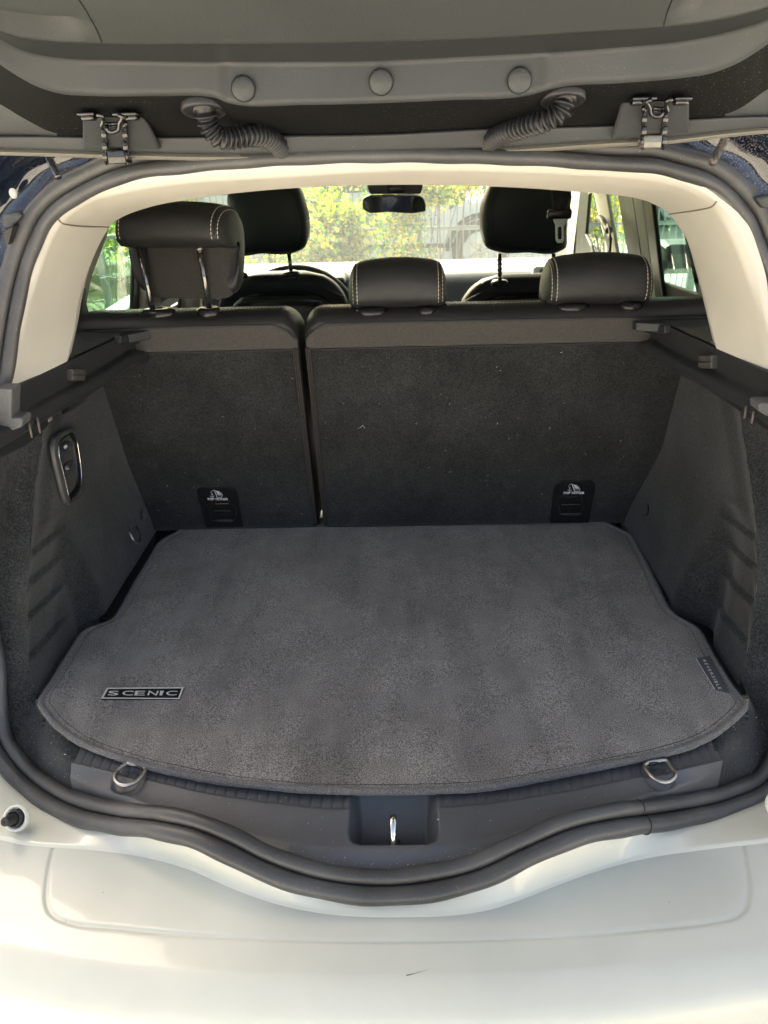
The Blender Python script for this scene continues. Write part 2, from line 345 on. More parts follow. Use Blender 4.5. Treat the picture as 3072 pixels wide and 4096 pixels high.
# ---- opening outline (groove line of the rubber seal), left to right over the top, then the bottom
sealY = lambda x, z: .655+.56*z+(.95-.7*z)*x*x
def gtop(a): return Pg(a, lambda x, z: .655+.56*z+(.7-.45*z)*x*x)
top = [gtop(a) for a in Q('3', [(0, 1350), (50, 1010), (82, 850), (120, 700), (170, 560), (235, 428), (335, 318), (450, 243)])+Q('23', [(1659, 375)])+Q('1', [(800, 690), (1200, 655), (1659, 641)])+Q('2', [(400, 645), (700, 657), (1000, 680)])+Q('22', [(150, 255), (500, 340), (850, 450), (1100, 600), (1350, 850), (1500, 1060), (1600, 1300)])]
# left/right sides outside the picture are mirrored continuations
bot = []
for a, y in [(('8', 0, 500), .92), (('8', 80, 618), .88), (('8', 200, 720), .835), (('8', 350, 792), .79), (('8', 500, 825), .757), (('8', 700, 848), .722), (('8', 850, 882), .702), (('8', 1000, 945), .685), (('8', 1150, 1020), .670), (('8', 1350, 1088), .660), (('8', 1659, 1125), .655), (('9', 200, 1106), .657), (('9', 400, 1057), .664), (('9', 600, 965), .680), (('9', 800, 880), .700), (('9', 1000, 835), .725), (('9', 1150, 818), .750), (('9', 1300, 795), .778), (('9', 1500, 748), .825), (('9', 1659, 665), .875)]:
    bot.append(Py(a, y))
sideL = [np.array(p) for p in [(-.602, 1.085, .42), (-.635, 1.065, .30), (-.645, 1.03, .17), (-.628, .975, .06)]]
sideR = [np.array(p) for p in [(.60, 1.12, .52), (.625, 1.10, .40), (.645, 1.06, .27), (.650, 1.02, .14), (.628, .955, .04)]]
loop = top+sideR+bot[::-1]+sideL[::-1]
loop = np.array(loop)
SEAL = cr(np.vstack([loop, loop[:1]]), 420)[:-1]
ctr = np.array([0, .9, .35])
def frames(P, nrm):
    K = len(P); out = []
    for i in range(K):
        t = P[(i+1) % K]-P[i-1]; t /= np.linalg.norm(t); n = nrm(P[i]); n = n-t*(n@t); n /= np.linalg.norm(n)
        u = np.cross(t, n); 
        if u@(P[i]-ctr) < 0: u = -u
        out.append((u, n))
    return out
def seal_n(p):
    b = max(0, min(1, (0.12-p[2])/.15)); v = np.array([0, -.87, .49])*(1-b)+np.array([0, -.72, .69])*b; v = v+np.array([-.25*p[0]/.6, 0, 0]); return v/np.linalg.norm(v)
fr = frames(SEAL, seal_n)
prof = []     # (u, w)
for a in np.linspace(-95, 170, 12): prof.append((.0115+.0118*math.cos(R_(a)), .0025+.0118*math.sin(R_(a))))
prof += [(-.0004, -.002)]
for a in np.linspace(10, 260, 11): prof.append((-.0098+.0096*math.cos(R_(a)), .0015+.0096*math.sin(R_(a))))
rows = []
for i, (p, (u, n)) in enumerate(zip(SEAL, fr)):
    wob = 1+.03*math.sin(i*.7)+.02*math.sin(i*.23)
    rows.append([p+u*a*wob+n*b*wob for a, b in prof])
seal = grid('door_seal', rows, RUB, car, cu=True); seal['label'] = 'black double rubber seal round the boot opening'
# joint of the seal ring: two thin dark rings round the two lobes
jp = Py(('9', 1110, 822), .746); ji = int(np.argmin(np.linalg.norm(SEAL-jp, axis=1)))
u, n = fr[ji]; tt = SEAL[(ji+1) % len(SEAL)]-SEAL[ji-1]; tt /= np.linalg.norm(tt)
V1, F1 = tube_vf([SEAL[ji]+u*(.0115+.0121*math.cos(R_(a)))+n*(.0025+.0121*math.sin(R_(a))) for a in np.linspace(-70, 175, 20)], .0007, 5)
V2, F2 = tube_vf([SEAL[ji]+tt*.006+u*(-.0098+.0099*math.cos(R_(a)))+n*(.0015+.0099*math.sin(R_(a))) for a in np.linspace(0, 220, 20)], .0007, 5)
mk('seal_joint', *merge([(V1, F1), (V2, F2)]), BLK, car)
SEAL_IN = np.array([p-u*.016-n*.006 for p, (u, n) in zip(SEAL, fr)]); SEAL_OUT = np.array([p+u*.018-n*.004 for p, (u, n) in zip(SEAL, fr)])

# ---- cream trim round the opening: outer edge, crease, inner edge
gin = lambda a, d: Pg(a, lambda x, z: .655+.56*z+(.7-.45*z)*x*x+d)
A = Q('3', [(20, 1440), (80, 1150), (120, 950), (160, 760), (230, 560), (341, 398), (454, 299), (754, 210), (1100, 160), (1659, 120)])+Q('21', [(800, 3)])+[('5', 320, 10), ('5', 700, 25), ('5', 1054, 52), ('5', 1310, 124), ('5', 1408, 190), ('5', 1517, 311), ('5', 1565, 423), ('5', 1612, 560), ('5', 1645, 760), ('5', 1700, 1010)]
B = Q('3', [(75, 1435), (128, 1150), (180, 930), (238, 740), (300, 570), (372, 445), (523, 326), (800, 250), (1120, 203), (1659, 170)])+Q('21', [(800, 60)])+[('5', 330, 45), ('5', 700, 60), ('5', 1054, 86), ('5', 1273, 139), ('5', 1390, 215), ('5', 1455, 311), ('5', 1500, 405), ('5', 1560, 560), ('5', 1605, 720), ('5', 1655, 1005)]
Cc = Q('3', [(405, 1275), (448, 1080), (480, 900), (520, 755), (585, 600), (660, 465), (705, 425), (900, 347), (1100, 305), (1659, 240)])+Q('21', [(800, 157)])+[('5', 484, 125), ('5', 700, 140), ('5', 1000, 170), ('5', 1100, 200), ('5', 1180, 250), ('5', 1270, 380), ('5', 1322, 540), ('5', 1348, 640), ('5', 1372, 740), ('5', 1410, 900)]
cy = [1.21, 1.25, 1.28, 1.30, 1.32, 1.33, 1.31, 1.27, 1.24, 1.215, 1.21, 1.215, 1.235, 1.26, 1.30, 1.33, 1.32, 1.30, 1.28, 1.25, 1.21]
A3 = [gin(a, .004) for a in A]; B3 = [gin(a, .020) for a in B]; C3 = [Py(a, y) for a, y in zip(Cc, cy)]
A0 = [a+(a-b)*1.0+np.array([0, .01, 0]) for a, b in zip(A3, B3)]      # tuck under the seal
def outw(c, d): v = c-np.array([0, c[1], .35]); v[1] = 0; return c+v/np.linalg.norm(v)*d
D3 = [outw(c, .012)+np.array([0, .05, 0]) for c in C3]      # folds back behind the inner edge
PER = 12
def trim_seg(name, i0, i1, lab):
    cs = [crp(x, PER)[i0*PER:i1*PER+1] for x in (A0, A3, B3, C3, D3)]
    rows = [fillet([c[i] for c in cs], [0, .003, .007, .003, .002, 0], 5) for i in range(len(cs[0]))]
    o = grid(name, rows, CREAM, car); o['label'] = lab; return o, cs
trim_seg('roof_trim', 5, 15, 'cream fabric-textured trim across the top of the boot opening')
trim_seg('pillar_trim', 0, 5, 'cream pillar trim at the left of the boot opening')
trim_seg('pillar_trim', 15, 20, 'cream pillar trim with dark scuffs at the right of the boot opening')
for idx in (5, 15):   # raised lines along the two seams, the seam's shadow put into their colour
    pts = fillet([A3[idx], B3[idx], C3[idx]], [0, .006, 0], 5)
    pts = [p+np.array([0, -.0006, 0]) for p in pts]
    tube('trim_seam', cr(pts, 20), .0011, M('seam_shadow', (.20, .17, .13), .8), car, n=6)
# scuffs on the right pillar
sm = M('scuff', (.10, .09, .08), .8)
def on_pillar(a): return Pp(a, B3[19], np.cross(C3[19]-B3[19], B3[17]-B3[19]))
sc1 = [on_pillar(('20', *a)) for a in [(1345, 325), (1400, 333), (1450, 345), (1480, 365), (1502, 390)]]
sc2 = [on_pillar(('20', *a)) for a in [(1285, 165), (1320, 190), (1348, 206)]]
tv = [tube_vf(cr(q, 14)-FW*.0015, r, 5) for q, r in ((sc1, .0008), (sc2, .0005))]
mk('scuff_mark', *merge(tv), sm, car)

# ---- painted body between the seal and the bumper, then the bumper
xs = np.linspace(-.80, .80, 161)
sb = SEAL_OUT[[i for i, p in enumerate(SEAL) if p[2] < .10]]; sb = sb[np.argsort(sb[:, 0])]
so_y = np.interp(xs, sb[:, 0], sb[:, 1]); so_z = np.interp(xs, sb[:, 0], sb[:, 2])
def curve_z(zone, pts, z, xe=None, ye=None):
    P = np.array([Pz((zone, x, y), z) for x, y in pts]); P = cr(P, 200); P = P[np.argsort(P[:, 0])]
    lo = P[3, 1]-P[0, 1]; a = np.interp(xs, P[:, 0], P[:, 1])
    sl = (P[-1, 1]-P[-8, 1])/(P[-1, 0]-P[-8, 0]+1e-9); s0 = (P[7, 1]-P[0, 1])/(P[7, 0]-P[0, 0]+1e-9)
    a = np.where(xs > P[-1, 0], P[-1, 1]+sl*(xs-P[-1, 0]), a); a = np.where(xs < P[0, 0], P[0, 1]+s0*(xs-P[0, 0]), a); return a
b1 = curve_z('10', [(0, 30), (60, 42), (115, 47), (200, 53), (320, 70), (400, 92), (500, 135), (600, 170), (700, 190), (800, 197), (900, 197), (960, 195), (1050, 183), (1130, 158), (1200, 130), (1300, 95), (1400, 70), (1500, 55), (1600, 43), (1659, 36)], -.058)
b3 = curve_z('10', [(0, 255), (200, 292), (450, 317), (700, 326), (900, 326), (1200, 315), (1500, 287), (1659, 262)], -.066)
b4 = curve_z('10', [(0, 332), (300, 380), (600, 402), (829, 407), (1200, 398), (1500, 362), (1659, 335)], -.080)
k1 = lambda Y, z: [np.array([x, y, zz]) for x, y, zz in zip(xs, Y, z if hasattr(z, '__len__') else [z]*len(xs))]
so_y2 = np.minimum(so_y, so_y); 
so_y = so_y+np.clip(abs(xs)-.60, 0, 1)*1.2
body = [k1(so_y+.004, so_z), k1(so_y*.78+b1*.22, so_z*.5-.058*.5+.003), k1(b1+.003, -.0555), k1(b1-.002, -.0578)]
o = strip_loft('body_panel', body, PAINT, car, r=.008, seg=5); o['label'] = 'white painted body edge below the rubber seal'
# plate outline raised on the bumper top
plate = [Pz(('10', *a), -.0585) for a in [(116, 49), (106, 90), (100, 130), (99, 160), (106, 183), (122, 198), (145, 207), (250, 220), (450, 238), (650, 248), (829, 251), (1000, 248), (1200, 240), (1400, 222), (1540, 206), (1590, 195), (1610, 178), (1617, 150), (1616, 110), (1611, 75), (1604, 44)]]
PL = cr(plate, 260)
nx, ny = 760, 90; XX = np.linspace(-.78, .78, nx); rows = []
b1i, b3i, b4i = [np.interp(XX, xs, q) for q in (b1, b3, b4)]
from mathutils.kdtree import KDTree
kd = KDTree(len(PL)); [kd.insert(Vector(p), i) for i, p in enumerate(PL)]; kd.balance()
def plate_in(x, y):
    # inside: closer than the outline towards the seal
    j = np.argmin(abs(PL[:, 0]-x)); return -.462 < x < .462 and y > np.interp(x, PL[20:-20, 0], PL[20:-20, 1])
for i in range(nx):
    x = XX[i]; r = []
    ys = np.concatenate([np.linspace(b1i[i]+.006, b3i[i], 70), np.linspace(b3i[i], b4i[i], 22)[1:]])
    for y in ys:
        f = (b1i[i]-y)/(b1i[i]-b4i[i]); z = -.0575-.006*f
        if y < b3i[i]: g = (b3i[i]-y)/(b3i[i]-b4i[i]); z -= .012*g**1.5
        d = kd.find(Vector((x, y, -.0585)))[2]
        if d < .006: z += -.0022*math.exp(-(d/.0021)**2)
        z -= .02*max(0, abs(x)-.45)**1.5
        r.append(np.array([x, y, z]))
    zb = r[-1][2]; yb = b4i[i]
    for k, (dy, dz) in enumerate([(-.006, -.004), (-.012, -.010), (-.017, -.019), (-.021, -.032), (-.025, -.06), (-.032, -.14), (-.03, -.3), (.02, -.45)]): r.append(np.array([x, yb+dy, zb+dz]))
    rows.append(r)
bumper = grid('bumper', rows, BUMP, car, flip=False); bumper['label'] = 'white bumper with a flat step and a moulded outline'
# smudges and scratches on the bumper top
sv = []
for pl, r in [([(878, 325), (900, 320), (920, 314), (945, 306)], .0006), ([(1155, 160), (1153, 170), (1156, 181)], .0005)]:
    sv.append(tube_vf([Pz(('10', *a), -.0618) for a in pl], r, 4))
for k in range(26):
    px, py = random.uniform(10, 1650), random.uniform(70, 380)
    p = Pz(('10', px, py), -.0595-.014*max(0, (py-200)/200)); a = random.uniform(0, 3); L_ = random.uniform(.0004, .0013)
    sv.append(tube_vf([p, p+np.array([math.cos(a), math.sin(a), 0])*L_], .00045, 4))
mk('grime_fleck', *merge(sv), sm, car, kind='stuff')
# rubber buffers left and right in round sockets
for a, sx in ((('8', 66, 835), -1), (('9', 1712, 778), 1)):
    c = Py(a, .765); n = np.array([.1*sx, -.80, .60]); n /= np.linalg.norm(n); s = np.cross(n, [0, 0, 1.]); s /= np.linalg.norm(s); u = np.cross(s, n)
    def disc(rad, h, c=c, n=n, s=s, u=u): return [c+n*h*.8+(math.cos(q)*s+math.sin(q)*u)*rad*.72 for q in np.linspace(0, 2*math.pi, 28, endpoint=False)]
    bs = grid('rubber_buffer', [disc(.0160, -.012), disc(.0165, .004), disc(.0155, .007), disc(.0135, .0075), disc(.0125, .004), disc(.0120, .0), disc(.0100, .001), disc(.0102, .018), disc(.0090, .020), disc(.0088, .029), disc(.0078, .031), disc(.0015, .031), disc(.0012, .029)], M('buffer_rubber', (.03, .03, .03), .55), car, cv=True)
    grid('buffer_socket', [disc(.0260, -.006), disc(.0245, .0015), disc(.0215, .002), disc(.0185, -.001), disc(.0165, -.014)], PAINT, bs, cv=True)

# ---- load sill trim (height field) with latch recess
SI = SEAL_IN[[i for i, p in enumerate(SEAL) if p[2] < .06]]; SI = SI[np.argsort(SI[:, 0])]
Ys = lambda x: np.interp(x, SI[:, 0], SI[:, 1]); Zs = lambda x: np.interp(x, SI[:, 0], SI[:, 2])
brk = np.array([Pz(a, -.003) for a in Q('8', [(290, 592), (500, 640), (850, 722), (1100, 765), (1390, 797), (1500, 800)])+Q('9', [(240, 795), (500, 770), (800, 722), (1100, 660), (1300, 622), (1460, 585)])])
Yb = lambda x: np.interp(x, brk[:, 0], brk[:, 1])
rc = [Pz(('13', *a), 0) for a in [(460, 700), (1290, 700), (1270, 1000), (480, 1000)]]
RX0, RX1 = -.0535, .0605; RY0, RY1 = .699, .786
def ss(a, b, x): t = np.clip((x-a)/(b-a), 0, 1); return t*t*(3-2*t)
ringL = np.array([-.372, .806]); ringR = np.array([.371, .803])
def sill_z(x, y):
    y0 = Ys(x)-.004; z0 = Zs(x); yb = Yb(x)
    if y > yb: return -.0035
    g = max(0, (y-y0)/(yb-y0)); zlow = min(z0-.004, -.012); return zlow+(-.0035-zlow)*(ss(0, .34, g)*.62+.38*g) - .003*math.sin(math.pi*g)
nX, nY = 560, 110; rows = []
for x in np.linspace(-.463, .468, nX):
    r = []; y0 = Ys(x)-.004; z0 = Zs(x); yb = Yb(x)
    for t in np.linspace(0, 1, nY):
        y = y0+(.90-y0)*t
        z = sill_z(x, y)
        if y > yb+.003 and not (RX0-.006 < x < RX1+.006):
            ph = ((x+.5)/.0148) % 1
            z -= .0016*max(0, 1-abs(ph-.5)/.17)*ss(yb+.003, yb+.006, y)
            z -= .0012*ss(yb+.001, yb-.0005+.004, y)
        # latch recess
        ex = .003
        dx = min(x-RX0, RX1-x); dy = min(y-RY0, RY1+.02-y)
        if dx > -.004 and dy > -.004:
            inx = ss(-.003, .015, dx); iny = ss(-.003, .012, y-RY0)
            far = np.clip((RY1-y)/(RY1-RY0-.030), 0, 1)            # long slope falling towards the viewer
            cnr = 1-ss(0, .012, math.hypot(max(0, .012-dx), max(0, .012-(y-RY0)))-.004) if (dx < .012 and y-RY0 < .012) else 1
            z -= (.004+.060*far**.95)*inx*iny*cnr
        for c in (ringL, ringR):
            d = math.hypot((x-c[0])/.022, (y-c[1])/.022)
            if d < 1.3: z -= .004*(1-ss(.75, 1.15, d))
        r.append(np.array([x, y, z]))
    rows.append(r)
sill = grid('load_sill_trim', rows, SILL, car); sill['label'] = 'grained black plastic load sill with a ribbed step and latch recess'
# striker loop
stp = [np.array(p) for p in [(.003, .732, -.045), (.003, .732, -.008), (.003, .727, .004), (.003, .718, .006), (.003, .709, -.002), (.003, .7035, -.014), (.003, .703, -.045)]]
st = tube('striker', cr(stp, 30), .0048, CHR, car, n=14); st['label'] = 'shiny metal latch loop'
mkbm('striker_slot', rbox(.0035, .713, -.046, .017, .040, .004, .002, 2), BLK, st)
# lashing rings
def ring(pts, z, r, zf, lab):
    P = [Pz(a, z) for a in pts]; P = cr(P+[P[0]], 60)[:-1]
    P = np.array([p+np.array([0, 0, zf(p)]) for p in P]); o = tube('lashing_ring', P, r, STEEL, car, n=12, closed=True); o['label'] = lab; return o
rl = ring(Q('14', [(575, 1112), (520, 1150), (462, 1210), (442, 1275), (475, 1332), (560, 1358), (650, 1335), (730, 1265), (775, 1200), (772, 1166), (680, 1135)]), .004, .0028, lambda p: 0, 'steel lashing ring at the left of the sill')
rr_ = ring(Q('15', [(472, 1235), (440, 1262), (480, 1340), (555, 1405), (640, 1428), (715, 1402), (742, 1350), (700, 1280), (655, 1215), (560, 1220)]), .004, .0028, lambda p: 0, 'steel lashing ring at the right of the sill')
for a, pr in ((('14', 675, 1135), rl), (('15', 560, 1222), rr_)):
    c = Pz(a, .003); mkbm('ring_bracket', rbox(c[0], c[1], c[2], .030, .007, .006, .002, 2, Matrix.Rotation(-.35 if c[0] < 0 else .3, 4, 'Z')), BLKS, pr)

# ---- side carpets
def crease(side):
    if side < 0: P = [(.0, .985), (.055, .988), (.149, 1.032), (.287, 1.134), (.354, 1.2), (.43, 1.27)]
    else: P = [(.0, .998), (.055, 1.004), (.113, 1.026), (.24, 1.106), (.354, 1.209), (.43, 1.27)]
    a = np.array(P); return lambda z: float(np.interp(z, a[:, 0], a[:, 1]))
def wall_x(side, y, z, yc):
    X = .578 if side < 0 else .584
    bul = ss(1.172, 1.215, y)*(1-ss(.12, .34, z)*.8)
    if side > 0: X -= (.026*ss(1.14, 1.20, y)+.024*(1-ss(1.10, 1.18, y)))*(1-ss(.0, .22, z))
    low = 1-ss(.02, .24, z)
    X -= .033*ss(1.165, 1.225, y)*low
    X -= .020*ss(1.25, 1.5, y)*(1-.85*low)
    # stepped scoops behind the front edge
    u_ = y-yc
    if u_ < .20:
        m = (1-ss(.10+.1*(.22-z), .16+.1*(.22-z), u_))*ss(-.002, .02, u_)
        zz = z+.12*u_; steps = [.235, .205, .165, .118, .06]
        for a, b in zip(steps[:-1], steps[1:]):
            if b < zz <= a: X += .008*m*((a-zz)/(a-b))*ss(b, b+.004, zz)
    # shallow pressed facet above
    X += .004*(1-ss(.0, .05, abs(u_-.035)))*ss(.21, .24, z)
    return X*side
for side in (-1, 1):
    yc = crease(side); rows = []
    for z in np.linspace(-.03, .43, 134):
        r = []; y0 = yc(max(z, 0))
        for t in np.linspace(0, 1, 130):
            y = y0+(1.56-.25*z+.01-y0)*t; x = wall_x(side, y, z, y0)
            x += side*.0012*smooth_noise(y*9, z*9, 1, side)
            r.append(np.array([x, y, z]))
        rows.append(r)
    o = grid('side_carpet', rows, CARP, car, flip=side > 0)
    o['label'] = 'black felt-covered wall on the %s of the boot' % ('left' if side < 0 else 'right')
    # flare from the crease out to the seal
    n_ = 70; cz = np.linspace(.45, 0.0, n_-14); Cq = [np.array([wall_x(side, yc(z), z, yc(z)), yc(z), z]) for z in cz]
    xe = .463 if side < 0 else .468
    ye = float(Ys(side*xe)); ym = .865
    Cq += [np.array(p) for p in cr([Cq[-1], (side*.56, .962, -.006), (side*.515, .912, -.006), (side*xe, ym, -.0045)], 15)[1:]]
    sp = SEAL_IN[[i for i, p in enumerate(SEAL) if p[0]*side > xe-.004 and p[2] < .50]]; sp = sp[np.argsort(-(sp[:, 2]-sp[:, 0]*side*.7*0+(sp[:, 1]*2)))]
    Sq = cr(sp, len(Cq)); Cq = cr(Cq, len(Sq))
    rows = []
    for a, b in zip(Cq, Sq):
        L_ = []
        for t in np.linspace(0, 1, 22):
            p = a*(1-t)+b*t; bulge = .012*math.sin(math.pi*t)*ss(.0, .12, a[2]); p = p+np.array([side*bulge*.6, .4*bulge, -bulge*.3]); p = p+np.array([side, 0, 0])*.0015*smooth_noise(p[1]*40, p[2]*40)
            wq = (1-ss(.475, .56, abs(p[0])))*(1-ss(.45, 1, t))
            if p[2] < .03 and p[1] < .93: p[2] = max(p[2], p[2]*(1-wq)+(sill_z(side*min(abs(p[0]), xe), p[1])-.0012)*wq)
            L_.append(p)
        rows.append(L_)
    grid('side_carpet_corner', rows, CARP, car, flip=side > 0)
# boot floor under the mat (dark plastic, shows beside and behind the mat)
fl = mk('boot_floor', *merge([bmvf(rbox(0, 1.33, -.018, 1.12, .60, .012, .002, 1)), bmvf(rbox(0, 1.11, -.0175, 1.20, .26, .012, .002, 1)), bmvf(rbox(0, .985, -.0165, 1.10, .11, .012, .002, 1)), bmvf(rbox(0, .92, -.0162, .98, .10, .012, .002, 1)), bmvf(rbox(0, .88, -.016, .90, .08, .012, .002, 1))]), BLK, car)
mkbm('cabin_floor', rbox(0, 2.3, -.44, 1.42, 2.5, .04, .01, 1), BLK, car)
mkbm('rear_bench', rbox(0, 1.98, -.16, 1.30, .50, .20, .06, 4), LEATS, car)
mkbm('floor_edge_strip', rbox(-.536, 1.385, -.003, .030, .36, .006, .002, 2), BLKS, car)
mkbm('floor_edge_strip', rbox(.535, 1.40, -.003, .030, .33, .006, .002, 2), BLKS, car)

# crumbs and sand that gathered along the seal
def bvh_of(names):
    V = []; F = []
    for o in car.children:
        if o.name.split('.')[0] in names:
            off = wloc(o); b = len(V); V += [v.co+off for v in o.data.vertices]; F += [tuple(i+b for i in p.vertices) for p in o.data.polygons]
    return BVHTree.FromPolygons(V, F)
bvs = bvh_of(('load_sill_trim', 'side_carpet_corner')); V = []; F = []
for k in range(520):
    q = random.random(); sd = random.choice((-1, 1))
    if q < .45: x = sd*random.uniform(.46, .58); y = random.uniform(.80, .98)
    elif q < .75: x = random.gauss(0, .2); y = float(Ys(x))+abs(random.gauss(.004, .006))
    else: x = random.uniform(-.45, .45); y = float(Ys(x))+random.uniform(0, .11)
    h = bvs.ray_cast(Vector((x, y, .4)), Vector((0, 0, -1)))
    if not h[0]: continue
    p = np.array(h[0])+np.array([0, 0, .0004]); a = random.uniform(0, 6.3); L_ = random.uniform(.0003, .0010)*(2.2 if random.random() < .06 else 1); d = np.array([math.cos(a), math.sin(a), .1])*L_; w_ = np.array([-math.sin(a), math.cos(a), 0])*L_*.5; b = len(V)
    V += [p-d, p+w_, p+d, p-w_, p+np.array([0, 0, L_*.6])]; F += [(b, b+1, b+4), (b+1, b+2, b+4), (b+2, b+3, b+4), (b+3, b, b+4)]
mk('crumbs', V, F, LINT, car, smooth=False, kind='stuff')

# ---- shelf supports left and right
def shelf(side):
    if side < 0:
        T = [Pz(a, .485) for a in Q('3', [(75, 1435), (405, 1275), (720, 1130), (850, 1105)])]
        zb, Bq = '19', [(100, 762), (360, 612), (600, 480), (720, 415), (900, 312), (1200, 130), (1310, 118)]
        Dq = [(215, 850), (380, 748), (560, 640), (740, 530), (950, 402), (1330, 165)]
    else:
        T = [Pz(a, .485) for a in Q('20', [(1659, 520), (1290, 350), (920, 180), (775, 180)])]
        zb, Bq = '20', [(1690, 740), (1500, 625), (1245, 497), (1050, 405), (900, 318), (865, 290), (800, 290)]
        Dq = [(1600, 805), (1400, 700), (1180, 565), (1020, 470), (860, 385), (780, 330)]
    n = np.cross(T[2]-T[0], [0, 0, 1.]); n /= np.linalg.norm(n)
    if n[0]*side > 0: n = -n                      # faces the boot
    Td = (T[2]-T[0])/np.linalg.norm(T[2]-T[0]); p0 = T[0]
    s_of = lambda p: (p-p0)@Td
    Bp = [Pp((zb, *a), p0, n) for a in Bq]; Dp = [Pp((zb, *a), p0+n*.022, n) for a in Dq]
    SMAX = s_of(Py(('F', 0, 0), 1))*0 + (1.448-p0[1])/Td[1]
    S_ = np.linspace(-.10, SMAX, 70)
    bz = np.interp(S_, [s_of(p) for p in Bp], [p[2] for p in Bp]); dz = np.interp(S_, [s_of(p) for p in Dp], [p[2] for p in Dp])
    bz = np.clip(bz, .40, .47); dz = np.minimum(dz, bz-.018)
    rows = []
    for s, b, d in zip(S_, bz, dz):
        q = p0+Td*s; o_ = -n
        pts = [q+o_*.12+np.array([0, 0, .0]), q, np.array([q[0], q[1], b]), np.array([q[0], q[1], b])+n*.018-np.array([0, 0, .004]), np.array([q[0], q[1], d])+n*.020, np.array([q[0], q[1], d-.012])+n*.006, np.array([q[0], q[1], d-.02])-n*.03]
        rows.append(fillet(pts, [0, .002, .004, .006, .006, .004, 0], 4))
    ob = grid('shelf_support', rows, DKG, car, flip=side > 0); ob['label'] = 'black plastic parcel shelf support on the %s' % ('left' if side < 0 else 'right')
    # end cap at the seat
    e = rows[-1]; mk('end_cap', e, [tuple(range(len(e)))], DKG, ob)
    # pointed tip plate over the seat edge
    tip = [T[2], T[3]+np.array([0, .012, 0])+np.array([-side*.012, 0, 0]), T[3]+np.array([-side*.014, .030, 0]), T[3]+np.array([side*.10, .036, 0]), T[2]+np.array([side*.06, .0, 0])]
    tip = [p+np.array([0, 0, .002]) for p in tip]
    V, F = prism(tip if side > 0 else tip, [0, 0, 1], .016); tp = mk('shelf_tip', V, F, DKG, ob, smooth=False); bevel_obj(tp, .002, 2)
    tops = [[q_+np.array([0, 0, .0028]), q_-n*.065+np.array([0, 0, .0030]), q_-n*.13+np.array([0, 0, .0028])] for q_ in (p0+Td*s-n*.002 for s in np.linspace(.06, SMAX-.004, 14))]
    st_ = grid('shelf_top', tops, SHT, ob, flip=side > 0); st_['label'] = 'grained top face of the shelf support'
    # clips
    if side < 0: cl = [((690, 300), (815, 410)), ((1145, -20), (1325, 60))]
    else: cl = [((1155, 398), (1250, 495)), ((778, 183), (916, 243))]
    for k, ((xa, ya), (xb, yb)) in enumerate(cl):
        a = Pp((zb, xa, ya), p0+n*.010, n); b = Pp((zb, xb, ya), p0+n*.010, n); c = Pp((zb, xb, yb), p0+n*.010, n); d = Pp((zb, xa, yb), p0+n*.010, n)
        V, F = prism([a, b, c, d], n, .014); c_ = mk('shelf_clip', V, F, CLIP if k == 0 else DKG, ob, smooth=False); bevel_obj(c_, .0025, 3)
        if k == 0:
            m1 = (a+d)/2; m2 = (b+c)/2; tube('clip_slot', [m1+n*.0006, m2+n*.0006], .0012, BLK, c_, n=6)
    # thin tabs hanging below
    tabs = [((280, 820), (297, 945)), ((358, 762), (372, 900))] if side < 0 else [((1492, 760), (1506, 855)), ((1545, 798), (1557, 890))]
    for (xa, ya), (xb, yb) in tabs:
        a = Pp((zb, xa, ya), p0+n*.024, n); b = Pp((zb, xb, yb), p0+n*.024, n); h = a[2]-b[2]
        mkbm('tab', rbox(a[0]-.004*side*0, (a[1]+b[1])/2, (a[2]+b[2])/2, .0035, .0035, abs(h)*1.15, .0008, 1), CLIP, ob)
    # backing plate under the ledge
    if side < 0:
        q = [Pp(('19', *a), p0-n*.004, n) for a in [(0, 900), (220, 830), (760, 500), (838, 470), (838, 580), (790, 620), (470, 800), (450, 840), (260, 1010), (0, 1150)]]
    else:
        q = [Pp(('20', *a), p0-n*.004, n) for a in [(1170, 560), (1590, 800), (1750, 860), (1750, 1000), (1640, 930), (1440, 790), (1230, 650), (1180, 600)]]
    V, F = prism(q, n, .006); bp = mk('backing_plate', V, F, BLK, ob, smooth=False)
    # pale grained block where the support meets the seal
    if side < 0: q = [Py(('19', *a), 1.030) for a in [(20, 490), (112, 488), (103, 762), (200, 762), (218, 790), (205, 852), (100, 890), (0, 935), (-80, 960), (-60, 490)]]
    else: q = [Py(('20', *a), 1.030) for a in [(1592, 752), (1612, 742), (1760, 742), (1760, 880), (1659, 842), (1592, 800)]]
    V, F = prism(q if side > 0 else q, [0, -1, 0], .03); bk = mk('corner_block', V, F, ENDG, ob, smooth=False); bevel_obj(bk, .005, 4, 30)
    return ob, p0, n, Td
shL = shelf(-1); shR = shelf(1)
# hook and sticker under the left shelf
ob, p0, n, Td = shL
q = [Pp(('19', *a), p0+n*.001, n) for a in [(478, 692), (505, 684), (495, 775), (460, 802)]]
V, F = prism(q, n, .001); mk('sticker', V, F, M('sticker_paper', (.45, .42, .38), .5), ob, smooth=False)
V, F = merge([flat_line([q[0]*(1-t)+q[3]*t+n*.0004, q[1]*(1-t)+q[2]*t+n*.0004], .0006, n) for t in (.2, .32, .55, .65, .75, .85)]); mk('sticker_print', V, F, BLK, ob)
hk = cr([Pp(('19', *a), p0+n*h, n) for a, h in [((530, 672), .002), ((555, 668), .008), ((565, 640), .010), ((575, 690), .010), ((582, 712), .006)]], 20); tube('bag_hook', hk, .0022, POST, ob)
V, F = prism([Pp(('19', *a), p0+n*.006, n) for a in [(595, 625), (650, 590), (668, 670), (645, 715), (600, 735), (560, 730)]], n, .010); bevel_obj(mk('hook_cover', V, F, BLKS, ob, smooth=False), .003, 3)

